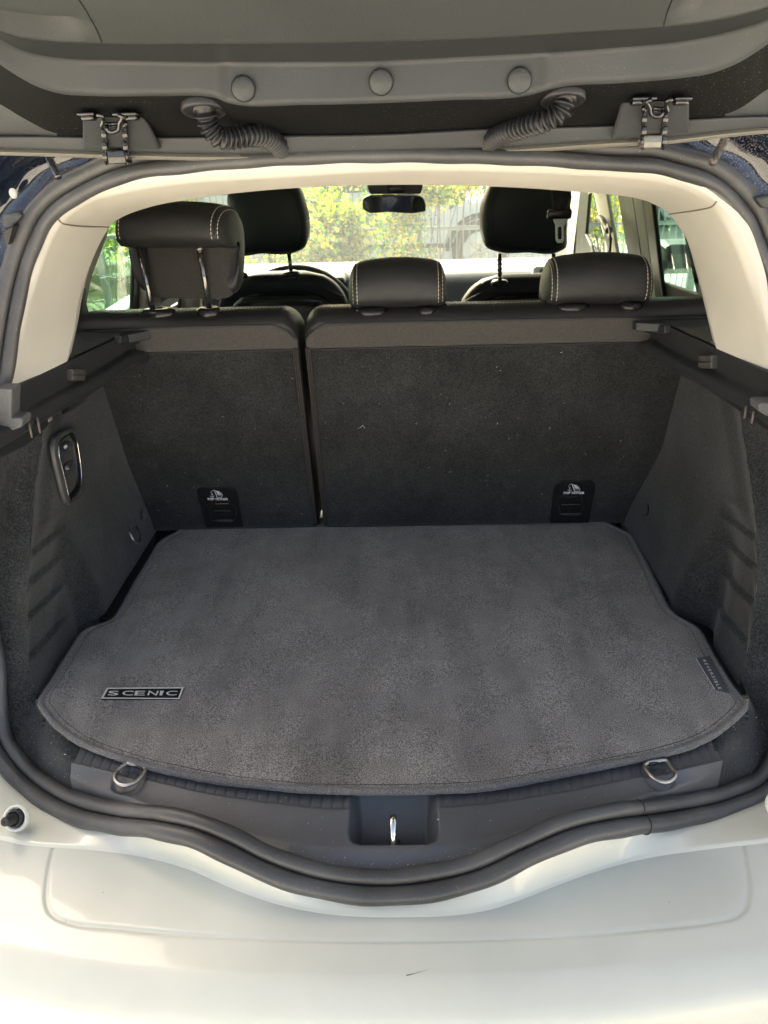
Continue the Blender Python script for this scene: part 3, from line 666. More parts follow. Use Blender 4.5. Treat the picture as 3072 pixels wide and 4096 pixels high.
# ---- release switch on the left wall
def sw(pts, x): return [Px(('18', *a), x) for a in pts]
XW = -.569
outer = cr(sw([(380, 290), (480, 205), (600, 125), (740, 68), (800, 95), (840, 200), (900, 420), (945, 760), (980, 1100), (978, 1380), (930, 1540), (800, 1690), (690, 1770), (640, 1735), (580, 1560), (470, 1120), (385, 760), (350, 450), (380, 290)], XW), 97)[:-1]
inner = cr(sw([(450, 470), (470, 400), (520, 330), (640, 240), (750, 185), (800, 230), (850, 340), (900, 600), (955, 1050), (960, 1200), (945, 1340), (870, 1500), (780, 1620), (725, 1672), (690, 1610), (640, 1400), (520, 900), (460, 650), (450, 470)], XW), 97)[:-1]
def al(P, start):
    i = int(np.argmin(np.linalg.norm(P-start, axis=1))); return np.roll(P, -i, axis=0)
outer = al(outer, outer[0]); inner = al(inner, inner[0])
cc = inner.mean(0); X1 = np.array([1., 0, 0])
lev = [outer-X1*.006, outer, outer*.97+cc*.03+X1*.0015, inner*1.04-cc*.04+X1*.0015]
swp = grid('release_switch', [list(r) for r in lev], M('switch_plate_plastic', (.075, .077, .076), .35), car, cv=True); swp['label'] = 'seat release switch panel on the left boot wall'
V, F = tube_vf(inner+X1*.0012, .0009, 6, closed=True); mk('switch_rim', V, F, CHR, swp)
lev2 = [inner+X1*.0005, inner-X1*.004, (inner*.93+cc*.07)-X1*.014, (inner*.80+cc*.20)-X1*.016, (inner*.4+cc*.6)-X1*.016, (inner*.02+cc*.98)-X1*.016]
grid('switch_dish', [list(r) for r in lev2], BLKS, swp, cv=True)
def btn(pts, name, x, m): 
    P = cr(sw(pts+[pts[0]], x), 40)[:-1]; V, F = prism(P, [1, 0, 0], .012); o = mk(name, V, F, m, swp, smooth=False); bevel_obj(o, .0012, 2); return o
bA = btn([(500, 460), (600, 380), (690, 350), (740, 400), (748, 480), (650, 580), (570, 620), (490, 600)], 'switch_button', XW-.006, BLK)
bB = btn([(560, 930), (740, 790), (785, 800), (785, 900), (740, 980), (640, 1060), (590, 1090)], 'switch_button', XW-.006, BLK)
Vt, Ft = text_vf('ALL', sw([(622, 1010), (702, 965), (672, 890), (608, 930)], XW-.0058), bold=.02); mk('switch_letters', Vt, Ft, WHT, swp, smooth=False)
V, F = prism(sw([(582, 482), (590, 470), (635, 438), (655, 442), (665, 490), (620, 528), (600, 522)], XW-.0052), [1, 0, 0], .0004); mk('switch_symbol', V, F, WHT, swp, smooth=False)
V, F = flat_line(sw([(482, 570), (495, 600), (475, 615)], XW-.005), .0010, [1, 0, 0]); mk('switch_symbol', V, F, WHT, swp, smooth=False)
# lashing eyes on the side walls
V, F = tube_vf(cr([Px(('6', *a), -.536+d) for a, d in [((855, 1005), 0), ((862, 1050), .010), ((885, 1095), .016), ((912, 1114), .018), ((930, 1092), .016), ((926, 1050), .010), ((908, 1005), 0)]], 40), .0024, 10)
le = mk('lashing_eye', V, F, STEEL, car); le['label'] = 'small metal loop low on the left wall'
mkbm('eye_strap', rbox(-.541, 1.495, .075, .006, .020, .022, .003, 2), CARP, le)
ce = Px(('12', 1138, 470), .541)
le2 = tube('lashing_eye', cr([Px(('12', *a), .541-d) for a, d in [((1155, 380), 0), ((1168, 420), .006), ((1165, 480), .010), ((1120, 505), .010), ((1105, 525), .010), ((1135, 595), .002)]], 30), .0014, BMET, car)
mkbm('eye_socket', rbox(.546, ce[1], ce[2], .006, .022, .055, .003, 2), BLK, le2)

# ================================================================== TAILGATE
def xcurve(segs, XS):
    """traced line -> y as function of source x"""
    P = np.array(sorted([(ZR[z][0]+x*ZR[z][2], ZR[z][1]+y*ZR[z][2]) for z, x, y in segs])); d = 1e-9
    return np.interp(XS, *cr_xy(P))
def cr_xy(P):
    q = cr(np.c_[P, np.zeros(len(P))], 500); return q[:, 0], q[:, 1]
XS = np.linspace(-220, 3300, 300); ZR['S'] = (0, 0, 1.0)
c1 = Q('1', [(-260, -150), (-120, 60), (0, 140), (60, 160), (200, 180), (450, 188), (1000, 187), (1659, 178)])+Q('2', [(500, 160), (900, 135), (1200, 117), (1400, 95), (1550, 65), (1659, 35), (1780, -40), (1900, -200)])
c2 = Q('1', [(-260, -60), (-100, 110), (0, 170), (100, 220), (200, 245), (350, 260), (500, 264), (900, 272), (1300, 273), (1659, 268)])+Q('2', [(400, 248), (700, 232), (1000, 210), (1300, 180), (1450, 150), (1659, 85), (1780, 20), (1900, -90)])
c3 = Q('1', [(-260, 40), (-100, 190), (0, 270), (60, 310), (150, 360), (260, 395), (400, 405), (700, 405), (900, 408), (940, 416), (975, 434), (1010, 443), (1300, 447), (1659, 438)])+Q('2', [(300, 425), (600, 410), (640, 402), (690, 385), (760, 367), (1000, 350), (1300, 325), (1400, 310), (1500, 275), (1659, 180), (1780, 90), (1900, -20)])
c4 = Q('1', [(-260, 340), (0, 450), (100, 510), (240, 575), (350, 580), (670, 583), (1200, 575), (1659, 568)])+Q('2', [(450, 545), (1000, 530), (1330, 505), (1500, 485), (1659, 385), (1900, 250)])
c4b = Q('1', [(-260, 585), (0, 583), (240, 583), (350, 585), (670, 587), (1200, 580), (1659, 573)])+Q('2', [(450, 550), (1000, 535), (1330, 508), (1500, 500), (1659, 497), (1900, 490)])
c5 = Q('1', [(-260, 640), (0, 645), (450, 658), (900, 668), (1659, 655)])+Q('2', [(500, 640), (1000, 607), (1215, 597), (1500, 565), (1659, 550), (1900, 535)])
ys_ = [xcurve(c, XS) for c in (c1, c2, c3, c4, c4b, c5)]
def edge(x, a0, a1, w_):  # 0 in the middle, grows towards the sides
    return max(0, (a0-x)/w_, (x-a1)/w_)
def dep(k, x):
    e = edge(x, 500, 2650, 700); cen = ss(860, 930, x)*(1-ss(2130, 2200, x))
    return {0: .925, 1: .972-.012*cen, 2: .972-.016*cen, 3: 1.075, 4: 1.085, 5: 1.092}[k] - e*e*{0: .10, 1: .10, 2: .09, 3: .05, 4: .0, 5: .0}[k]
TC = [[Py(('S', x, y[i]), dep(k, x)) for i, x in enumerate(XS)] for k, y in enumerate(ys_)]
tg = bpy.data.objects.new('tailgate', None); tg.location = (0, .5, 1.55); link(tg, car); tg.location = Vector((0, 1.1, .8))-wloc(car); tg['label'] = 'open tailgate lined with grey-black plastic'
o = strip_loft('tailgate_face', [TC[1], TC[2]], HAT, tg, r=.004, flip=True)
# rounded transitions: band B (c1-c2), face C, underside D and lip E each their own part, edges rolled
def band(name, A_, B_, mat, rollA=None, rollB=None, bul=0, n=8):
    rows = []
    for a, b in zip(A_, B_):
        r = []
        for t in np.linspace(0, 1, n):
            p = a*(1-t)+b*t; p = p+np.array([0, -bul*math.sin(math.pi*t), 0]); r.append(p)
        rows.append(r)
    return grid(name, rows, mat, tg, flip=True)
bpy.data.objects.remove(o)
full = [[a+np.array([0, .01, .012]) for a in TC[0]]]+TC
rows = []
for i in range(len(XS)):
    cols = [TC[0][i]+np.array([0, .002, .006])]+[TC[k][i] for k in range(3)]
    rows.append(fillet(cols+[TC[3][i]], [0, .002, .0045, .006, 0], 5))
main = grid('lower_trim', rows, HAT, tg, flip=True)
# paint the shade of the two down-facing bands into their colour, by face
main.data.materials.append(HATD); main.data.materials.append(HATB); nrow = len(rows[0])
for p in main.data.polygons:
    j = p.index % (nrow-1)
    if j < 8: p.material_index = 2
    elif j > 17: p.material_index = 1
rows = [fillet([TC[3][i]+np.array([0, -.0, .0]), TC[4][i], TC[5][i], TC[5][i]+np.array([0, .02, .004])], [0, .002, .003, 0], 4) for i in range(len(XS))]
for a_, b_, m_ in ((-9999, 232, HAT), (218, 2905, HATD), (2895, 9999, HAT)):
    ii = [i for i in range(len(XS)) if a_ < XS[i] < b_]
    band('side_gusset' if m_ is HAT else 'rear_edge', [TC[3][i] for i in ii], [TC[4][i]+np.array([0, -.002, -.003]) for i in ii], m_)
grid('edge_lip', [fillet([TC[4][i]-np.array([0, .001, 0]), TC[4][i]+np.array([0, -.012, -.002]), TC[5][i]+np.array([0, -.010, .002]), TC[5][i]+np.array([0, .004, 0])], [0, .004, .003, 0], 4) for i in range(len(XS))], HAT, tg, flip=True)
# outer skin edge of the tailgate just below the lip
grid('outer_skin_edge', [fillet([TC[5][i]+np.array([0, .004, .002]), TC[5][i]+np.array([0, -.004, -.0035]), TC[5][i]+np.array([0, .006, -.0075]), TC[5][i]+np.array([0, .03, -.004])], .0015, 3) for i in range(len(XS))], M('tailgate_edge', (.22, .21, .18), .4), tg, flip=True)
# big upper panels (centre and two sides), seams recessed between them
def upper(name, x0, x1, mat, scoop=0, lab=None):
    idx = np.linspace(x0, x1, 60); y1 = np.interp(idx, XS, ys_[0]); rows = []
    for x, y in zip(idx, y1):
        a = Py(('S', x, y), dep(0, x)-.002); r = [a+np.array([0, .012, .010])]; 
        e = scoop*max(0, min(1, (500-x)/700 if x < 500 else (x-2600)/700))
        for dy in np.concatenate([np.linspace(0, .12, 12), np.linspace(.16, .86, 14)]):
            t = dy/.30; p = a+np.array([-a[0]*dy*math.exp(-dy/.22), -dy, dy*(.22+.24*dy)])
            d = .045*scoop*math.sin(min(1, t*5)*math.pi)*ss(0, .6, abs(x-(420 if x < 1500 else 2640))/420)
            p = p+np.array([0, .0, d])
            r.append(p)
        rows.append(fillet(r[:3], [0, .003, 0], 4)+r[3:])
    o = grid(name, rows, mat, tg, flip=True)
    if lab: o['label'] = lab
    return o
upper('trim_panel', 411, 2652, HATG, 0, 'grained centre panel of the tailgate lining')
upper('trim_panel', -250, 405, HATG, 1, 'left end panel of the tailgate lining'); upper('trim_panel', 2658, 3330, HATG, 1, 'right end panel of the tailgate lining')
upper('panel_gap', 405, 411, BLKS); upper('panel_gap', 2652, 2658, BLKS)
# round plugs
for px, py in ((973, 355), (1524, 328), (2078, 322)):
    c = Py(('S', px, py), .9545); n = np.array([0, -1., -.05]); n /= np.linalg.norm(n); s = np.array([1., 0, 0]); u = np.cross(n, s)
    dsk = lambda rad, h: [c+n*h+(math.cos(q)*s+math.sin(q)*u)*rad for q in np.linspace(0, 2*math.pi, 32, endpoint=False)]
    pg = grid('screw_plug', [dsk(.0128, -.004), dsk(.0126, .0005), dsk(.0118, .0018), dsk(.0100, .0028), dsk(.0065, .0040), dsk(.0003, .0045)], HATG, tg, cv=True)
    V, F = tube_vf([c+n*.0002+(math.cos(q)*s+math.sin(q)*u)*.0130 for q in np.linspace(0, 2*math.pi, 32, endpoint=False)], .00035, 5, closed=True); mk('plug_gap', V, F, HATD, tg)
# corrugated hoses
def hose(pts, gpt, grad, lab):
    P = cr([Py(a, y) for a, y in pts], 600); s = np.r_[0, np.cumsum(np.linalg.norm(np.diff(P, axis=0), axis=1))]; pitch = .0064
    r = [.0108+.0021*math.sin(2*math.pi*q/pitch) for q in s]
    h = tube('cable_hose', P, r, HOSE, tg, n=18); h['label'] = lab
    c = Py(gpt, 1.000); n = np.array([0, -.36, -.93]); n /= np.linalg.norm(n); s_ = np.array([1., 0, 0]); u = np.cross(n, s_)
    dsk = lambda a_, b_, h_: [c+n*h_+(math.cos(q)*s_*a_+math.sin(q)*u*b_) for q in np.linspace(0, 2*math.pi, 30, endpoint=False)]
    grid('hose_grommet', [dsk(.0265, .022, -.010), dsk(.0265, .022, .002), dsk(.0245, .020, .0045), dsk(.018, .015, .0040), dsk(.013, .012, .002), dsk(.008, .008, .001)], HOSE, tg, cv=True)
hose([(('1', 884, 452), 1.012), (('1', 884, 480), .992), (('1', 900, 540), .995), (('1', 940, 590), 1.0), (('1', 1000, 598), 1.01), (('1', 1060, 588), 1.02), (('1', 1130, 590), 1.04), (('1', 1190, 618), 1.07), (('1', 1230, 660), 1.10)], ('1', 882, 470), 1, 'corrugated black cable hose on the left')
hose([(('2', 775, 402), 1.012), (('2', 782, 432), .992), (('2', 762, 485), .99), (('2', 700, 520), .995), (('2', 630, 540), 1.01), (('2', 560, 562), 1.03), (('2', 500, 585), 1.06), (('2', 440, 620), 1.10)], ('2', 772, 425), 1, 'corrugated black cable hose on the right')
# hinges: two foot plates, two arms, crossbar and hinge box
def hinge(zn, S_, flipx, lab):
    f = lambda x, y, d: Py((zn, S_(x), y-(66 if flipx else 0)), d-.034*(1 if y < 600 else .6 if y < 650 else 0.3))
    parts = []
    for xa, xb in ((350, 425), (500, 605)):
        a = f(xa, 493, 1.045); b = f(xb, 493, 1.045); m = (a+b)/2
        parts.append(bmvf(rbox(m[0], m[1], m[2], abs(a[0]-b[0]), .03, .004, .0015, 2)))
        cb = f((xa+xb)/2+(-2 if xa < 400 else 18), 508, 1.045)
        parts.append(bmvf(rbox(cb[0], cb[1], cb[2], .016, .016, .007, .003, 3)))
    parts.append(tube_vf(cr([f(420, 495, 1.03), f(440, 500, 1.03), f(446, 520, 1.035), f(440, 545, 1.04), f(450, 560, 1.05)], 14), .0026, 8))
    parts.append(tube_vf(cr([f(510, 495, 1.03), f(528, 505, 1.03), f(518, 530, 1.035), f(512, 560, 1.04), f(470, 566, 1.04), f(460, 548, 1.04)], 18), .0026, 8))
    for xa, xb in ((449, 458), (541, 545)):
        a = f(xa, 530, 1.05); b = f(xb, 610, 1.075); c = f(xb+2, 705, 1.095)
        for q in (a, b):
            pass
        V, F = tube_vf(cr([a, b, c], 10), .0030, 8); parts.append((V, F))
        for t in (.25, .55, .8):
            q = a*(1-t)+c*t; parts.append(bmvf(rbox(q[0], q[1]-.002, q[2], .0062, .006, .010, .0015, 2)))
    parts.append(tube_vf([f(452, 536, 1.045), f(520, 534, 1.045)], .0022, 8)); parts.append(tube_vf([f(455, 548, 1.045), f(520, 547, 1.045)], .0014, 8))
    V, F = merge(parts); h = mk('hinge', V, F, BMET, tg); h['label'] = lab
    a = f(462, 656, 1.075); b = f(548, 700, 1.075); m = (a+b)/2
    mkbm('hinge_box', rbox(m[0], m[1]+.012, m[2], abs(a[0]-b[0])*.95, .03, abs(a[2]-b[2])+.004, .002, 2), M('hinge_box_paint_glint', (.17, .165, .15) if flipx else (.02, .021, .02), .2, spec=.7, coat=.5), h if False else tg)  # right box: bright reflection put in as a paler colour
hinge('1', lambda x: x, False, 'glossy black hinge on the left')
hinge('2', lambda x: 1665-x, True, 'glossy black hinge on the right')
for zn, pts, lab in (('1', [(352, 508, 1.022), (612, 503, 1.022), (640, 540, 1.035), (690, 645, 1.070), (355, 645, 1.070)], 1), ('2', [(1030, 442, 1.020), (1322, 432, 1.020), (1322, 572, 1.068), (988, 598, 1.068)], 2)):
    q = [Py((zn, x, y), d) for x, y, d in pts]; V, F = prism(q, np.cross(q[1]-q[0], q[-1]-q[0])*0+np.array([0, -1, 0]), .012)
    hc = mk('hinge_cover', V, F, HAT, tg, smooth=False); bevel_obj(hc, .003, 3, 30)

# ---- glossy painted body channel outside the seal at the two upper corners
def gutter(side):
    idx = [i for i, p in enumerate(SEAL) if p[0]*side > .18 and p[2] > .30]
    P = SEAL_OUT[idx]; P = P[np.argsort(P[:, 0]*side*2-P[:, 2]*3)]
    P = cr(P, 130); rows = []
    for i, p in enumerate(P):
        o = p-np.array([0, p[1], .35]); o[1] = 0; o /= np.linalg.norm(o); r = []
        pr = [(-.004, .012), (.006, .035), (.018, .060), (.040, .066), (.062, .058), (.078, .040), (.100, .030), (.125, .036), (.15, .060), (.20, .075), (.32, .08)]
        for u_, d in pr:
            q = p+o*u_+np.array([0, d, 0])
            k = .005*smooth_noise(i*.075, u_*22, 1.3, side*1.7)*(1 if u_ > .03 else .3); q = q+np.array([side*k*.4, -k, k*.4]); r.append(q)
        rows.append(cr(r, 60))
    o = grid('body_channel', rows, GLOSS, car, flip=side > 0); o['label'] = 'glossy dark painted body channel at the upper %s corner' % ('left' if side < 0 else 'right'); return o
gl_ = gutter(-1); gr_ = gutter(1)
for parts, par in (([((610, 170), 1.13), ((690, 330), 1.11), ((780, 500), 1.10)], gl_),):
    tube('drain_tube', cr([Py(('23', *a), y) for a, y in parts], 20), .0045, GLOSS, par)
V, F = tube_vf(cr([Py(('23', *a), y) for a, y in [((650, 160), 1.115), ((740, 320), 1.10), ((810, 470), 1.09)]], 20), .0008, 5); mk('cable', V, F, HAT, gl_)
tube('drain_tube', cr([Py(('22', *a), y) for a, y in [((1090, -10), 1.13), ((1010, 130), 1.12), ((920, 300), 1.10)]], 20), .0055, M('dusty_tube', (.10, .09, .08), .5, speck=(300, .4, 1.8)), gr_)
q = Py(('23', 175, 708), 1.165); bmq = bmesh.new(); bmesh.ops.create_uvsphere(bmq, u_segments=16, v_segments=8, radius=.006); bmesh.ops.scale(bmq, vec=(1, .4, 1.2), verts=bmq.verts); bmesh.ops.translate(bmq, vec=q, verts=bmq.verts); mkbm('body_plug', bmq, M('pale_plug', (.6, .58, .52), .5), gl_)
V, F = prism([Py(('23', *a), 1.12) for a in [(45, 975), (250, 960), (290, 1000), (150, 1180), (60, 1160), (20, 1100)]], [0, -1, 0], .05); bevel_obj(mk('lamp_bracket', V, F, HAT, gl_, smooth=False), .003, 2)
V, F = prism([Py(('23', *a), 1.105) for a in [(50, 1180), (180, 1130), (110, 1400), (70, 1380)]], [0, -1, 0], .02); bevel_obj(mk('lamp_clip', V, F, BLKS, gl_, smooth=False), .003, 2)
V, F = prism([Py(('22', *a), 1.12) for a in [(1500, 770), (1720, 720), (1720, 900), (1600, 910)]], [0, -1, 0], .05); bevel_obj(mk('lamp_bracket', V, F, HAT, gr_, smooth=False), .003, 2)

# ================================================================== BOOT MAT
outl = [Pz(a, 0.004) for a in Q('6', [(1225, 1020), (1160, 1065), (1090, 1098), (1050, 1135), (1030, 1180), (900, 1400), (790, 1600), (745, 1645), (700, 1662), (600, 1688), (560, 1712), (530, 1752)])]
outl += [Pz(('8', 230, 250), .004), Pz(('8', 168, 338), .004), Pz(('8', 195, 375), .004), Pz(('8', 240, 430), .004), Pz(('8', 330, 500), .004), Pz(('8', 430, 545), .004), Pz(('8', 640, 613), .004), Pz(('8', 850, 658), .004), Pz(('8', 1000, 682), .004), Pz(('8', 1300, 714), .004), Pz(('8', 1659, 722), .004)]
outl += [Pz(a, .004) for a in Q('9', [(200, 716), (400, 708), (600, 680), (900, 620), (1200, 560), (1320, 525), (1420, 480), (1510, 410), (1568, 350), (1545, 330), (1500, 285)])]
outl += [Pz(a, .004) for a in Q('7', [(1020, 1790), (940, 1630), (912, 1598), (850, 1570), (760, 1515), (720, 1455), (620, 1240), (500, 1012), (440, 990), (400, 970), (340, 940)])]
sharp_i = {0, 13, len(outl)-11-3, len(outl)-1}
# outline: smooth between the traced points, closed along the seat
def closed(P, n): P = np.vstack([P, P[:1]]); s = np.r_[0, np.cumsum(np.linalg.norm(np.diff(P, axis=0), axis=1))]; q = np.linspace(0, s[-1], n+1)[:-1]; return np.stack([np.interp(q, s, P[:, k]) for k in range(3)], 1)
MO = closed(np.array(outl), 560)
for _ in range(5): MO = (np.roll(MO, 1, 0)+2*MO+np.roll(MO, -1, 0))/4
mc = np.array([0, 1.16, .004])
mat_ = thing('boot_mat', 'dark grey carpet mat on the boot floor with a silver-lettered SCENIC badge', 'mat', (0, 1.16, .0))
rows = []
NR = 70
def mz(x, y): return .0080+.0012*smooth_noise(x*5, y*5, 1.4, .6)+.0006*smooth_noise(x*19, y*17, 1, 2)
for k in range(NR):
    f = 1-(k/(NR-1))
    if k == 0: ring_ = MO*1; ring_ = mc+(MO-mc)*.996; r = [np.array([p[0], p[1], .006]) for p in ring_]
    else:
        ring_ = mc+(MO-mc)*(.992*f+.0005); r = [np.array([p[0], p[1], mz(p[0], p[1])]) for p in ring_]
    rows.append(r)
mtop = grid('pile', rows, MATM, mat_, cv=True)
BP = np.array([np.array([p[0], p[1], .0045+.0007*math.sin(i*.9)*0+.001*smooth_noise(p[0]*12, p[1]*12)]) for i, p in enumerate(MO)])
bd = tube('binding', BP, [.0052+.0004*random.uniform(-1, 1) for _ in BP], BIND, mat_, n=12, closed=True)
# loose yarn ends along the binding and wrap thread ridges
V = []; F = []
ctrm = MO.mean(0)
for k in range(15000):
    i = random.randrange(len(MO)); p = BP[i]+(BP[(i+1) % len(BP)]-BP[i])*random.random(); o = p-ctrm; o[2] = 0
    t = BP[(i+1) % len(BP)]-BP[i]; t /= np.linalg.norm(t); o = np.cross(t, [0, 0, 1.]);
    if o@(p-ctrm) < 0: o = -o
    a = random.uniform(-.6, 2.6); d = o*math.cos(a)+np.array([0, 0, 1.])*abs(math.sin(a)); base = p+d*.006
    L_ = random.uniform(.0012, .0045)*(1.5 if random.random() < .1 else 1); d2 = d*random.uniform(.3, 1)+t*random.uniform(-1, 1)+np.array([0, 0, -.2]); d2 /= np.linalg.norm(d2)
    sd = np.cross(d2, d)+1e-6; sd = sd/np.linalg.norm(sd)*.00022; b = len(V)
    V += [base-sd, base+sd, base+d2*L_]; F.append((b, b+1, b+2))
mk('yarn_ends', V, F, FUZZ, mat_, smooth=False, kind='stuff')
# stitched-down seam line just inside the binding
inn = mc+(MO-mc)*.978; V, F = tube_vf(np.array([np.array([p[0], p[1], mz(p[0], p[1])-.0006]) for p in inn]), .0009, 5, closed=True); mk('binding_seam', V, F, BADGB, mat_)
# badge
def mq(zone, pts, h=.0100): return [Pz((zone, x, y), h) for x, y in pts]
fo = mq('14', [(288, 404), (1156, 410), (1205, 276), (352, 284)]); fi = mq('14', [(316, 391), (1142, 397), (1180, 291), (368, 297)])
fo = [p+np.array([0, 0, .0006]) for p in fo]
V, F = prism([p-np.array([0, 0, .0002]) for p in fo], [0, 0, 1], .0022); bdg = mk('badge', V, F, BADGB, mat_, smooth=False); bdg['label'] = 'black parallelogram badge with silver letters SCENIC'
V = [p+np.array([0, 0, .0003]) for p in fo]+[p+np.array([0, 0, .0009]) for p in fi]; F = [(i, (i+1) % 4, 4+(i+1) % 4, 4+i) for i in range(4)]
mk('badge_frame', V, F, BADGE, bdg, smooth=False)
lets = 'SCENIC'; xb = [(362, 366, 478, 492, 0), (520, 524, 640, 652, 0), (655, 664, 768, 780, 0), (800, 812, 905, 930, 0), (932, 940, 962, 985, 0), (1003, 1010, 1122, 1140, 0)]
for ch, (a0, a1, b0, b1, _) in zip(lets, xb):
    q_ = mq('14', [(a0, 366), (b0, 366), (b1, 315), (a1+4, 315)], .0114); Vt, Ft = text_vf(ch, q_, bold=.012); mk('badge_letter', Vt, Ft, BADGE, bdg, smooth=False)
# woven tag at the right edge
tq = mq('15', [(948, 205), (1133, 515), (1283, 548), (1085, 182)], .0096); V, F = prism(tq, [0, 0, 1 if np.cross(tq[1]-tq[0], tq[2]-tq[0])[2] > 0 else 1], .001); tgm = mk('woven_tag', V, F, M('tag_satin', (.085, .087, .092), .6), mat_, smooth=False); tgm['label'] = 'small black tag woven with REVERSIBLE at the mat edge'
V, F = flat_line(mq('15', [(948, 205), (1040, 358), (1134, 513)], .0100), .0009, [0, 0, 1]); mk('tag_line', V, F, WHT, tgm)
bl, br = mq('15', [(1012, 222), (1172, 515)], .0100); tl, tr = mq('15', [(1042, 222), (1202, 512)], .0100); Vt, Ft = text_vf('REVERSIBLE', [bl, br, tr, tl], space=1.35, shear=0); mk('tag_letters', Vt, Ft, WHT, tgm, smooth=False)
# lint and crumbs
def lint_on(name, n, fn, par, mat=LINT, Ls=(.0010, .0035), r=.00014, clust=None):
    V = []; F = []
    for k in range(n):
        p, nn, t1, t2 = fn(); a = random.uniform(0, 6.28); d = t1*math.cos(a)+t2*math.sin(a); L_ = random.uniform(*Ls)*(.35 if random.random() < .75 else 1.6); s = np.cross(nn, d)
        k2 = random.uniform(-.4, .4); w_ = r*random.uniform(.7, 1.8); b = len(V); p = p+nn*.0007
        m_ = p+d*L_*.5+s*L_*k2; e = p+d*L_
        V += [p-s*w_, p+s*w_, m_-s*w_, m_+s*w_, e-s*w_, e+s*w_]; F += [(b, b+2, b+3, b+1), (b+2, b+4, b+5, b+3)]
    return mk(name, V, F, mat, par, smooth=False, kind='stuff')
ex, ey, ez = np.eye(3)
lint_on('lint', 60, lambda: ((lambda x, y: (np.array([x, y, mz(x, y)+.0005]), ez, ex, ey))(random.uniform(-.45, .45), random.uniform(.82, 1.5))), mat_)

# ================================================================== REAR SEAT SECTIONS
SN = np.array([0, -1, -.25]); SN = SN/np.linalg.norm(SN); SU = np.array([0, -.25, 1.]); SU /= np.linalg.norm(SU)
def sp_(x, z, h=0): return np.array([x, seatY(x, z), z])+SN*h
def rear_section(x0, x1, label, rl, rr):
    t = thing('rear_seat_backrest', label, 'car seat', ((x0+x1)/2, 1.62, .0), 'rear seat backrests facing the boot')
    # body: profile in (depth h from back plane, z), swept in x with rounded ends
    def prof_rows(prof, inset, xs_):
        pass
    N = 90; xs_ = np.concatenate([x0+.035*(1-np.cos(np.linspace(0, math.pi/2, 12))), np.linspace(x0+.04, x1-.04, N), x1-.035*(1-np.cos(np.linspace(math.pi/2, 0, 12)))])
    rows = []
    for x in xs_:
        e = min(x-x0, x1-x); 
        rl_ = rl if x-x0 < x1-x else rr
        k = 0 if e >= .035 else 1-math.sqrt(max(0, 1-((.035-e)/.035)**2)); k *= .045*rl_
        zt = .512-k*.9; w_ = .0025*math.sin(x*23)
        zs_ = .492-k*.8
        pr = [(.02+k*.3, .012), (k*.4-.002, .018), (k*.4-.002, .30), (k*.4-.006, .440), (k*.45-.008, zs_), (k*.5+.006, zs_+.013+w_*.3), (.035+k*.4, zt+.002+w_*.5), (.075, zt), (.125, zt-.012), (.15-k*.4, zt-.045), (.15-k*.4, .2), (.14, .0)]
        rows.append(fillet([np.array([x, seatY(x, z)+h, z]) for h, z in pr], [0, .008, .01, .01, .006, .008, .012, .02, .02, .02, .02, 0], 4))
    b = grid('backrest', rows, LEAT, t); b['label'] = 'black leather backrest top and shell'
    for e in (rows[0], rows[-1]): mk('backrest_side', e, [tuple(range(len(e)))], LEATS, t)
    # felt panel and ribbed band: thin shells proud of the back
    def shell(name, za, zb, xa, xb, th, mat, zfun=None, ha=.004):
        rws = []; X_ = np.linspace(xa, xb, 80)
        for x in X_:
            e = min(x-xa, xb-x); edge_ = 0 if e > .012 else (1-math.sqrt(max(0, 1-((.012-e)/.012)**2)))*.010
            za_, zb_ = za, zb(x) if callable(zb) else zb; rw = []
            zz = np.concatenate([[za_], np.linspace(za_+.004, zb_-.004, 26), [zb_]])
            for i, z in enumerate(zz):
                h = -th+edge_+(.004 if i in (0, len(zz)-1) else 0); h += .0010*smooth_noise(x*14, z*14, 1, x0)
                rw.append(np.array([x, seatY(x, z)+h, z]))
            rws.append(rw)
        return grid(name, rws, mat, t)
    roundc = lambda x: .4915-max(0, (.05-(x-x0))/.05)**2.2*.036*rl-max(0, (.05-(x1-x))/.05)**2.2*.036*rr
    c = shell('felt_panel', .004, .441, x0+.003, x1-.003, .008, SCARP); c['label'] = 'black felt on the back of the seat'
    bnd = shell('fabric_band', .442, roundc, x0+.002, x1-.002, .0095, FAB); bnd['label'] = 'ribbed grey fabric band'
    P = [np.array([x, seatY(x, roundc(x))-.0078, roundc(x)+.0006]) for x in np.linspace(x0+.012, x1-.012, 120)]
    tube('seam_piping', np.array(P), .0014, LEATS, t, n=6)
    P = [np.array([x, seatY(x, .44)-.0095, .4415]) for x in np.linspace(x0+.006, x1-.006, 60)]
    tube('band_seam', np.array(P), .0010, BLK, t, n=5)
    return t, rows
secL, rowsL = rear_section(-.590, -.168, 'narrow left rear seat backrest with the raised headrest above it', .3, 1)
secR, rowsR = rear_section(-.156, .620, 'wide right rear seat backrest with two lowered headrests on top', 1, .3)
def seat_top_bvh(t):
    V = []; F = []
    for o in t.children:
        if o.name.startswith('backrest') and 'side' not in o.name:
            off = wloc(o); b = len(V); V += [v.co+off for v in o.data.vertices]; F += [tuple(i+b for i in p.vertices) for p in o.data.polygons]
    return BVHTree.FromPolygons(V, F)
for t, xa, xb in ((secL, -.56, -.19), (secR, -.135, .29)):
    bv = seat_top_bvh(t); P = []
    for x in np.linspace(xa, xb, 160):
        h = bv.ray_cast(Vector((x, 1.478, .8)), Vector((0, 0, -1)))
        if h[0]: P.append(np.array(h[0]))
    stitches('stitching', P, lambda p: ez, t)
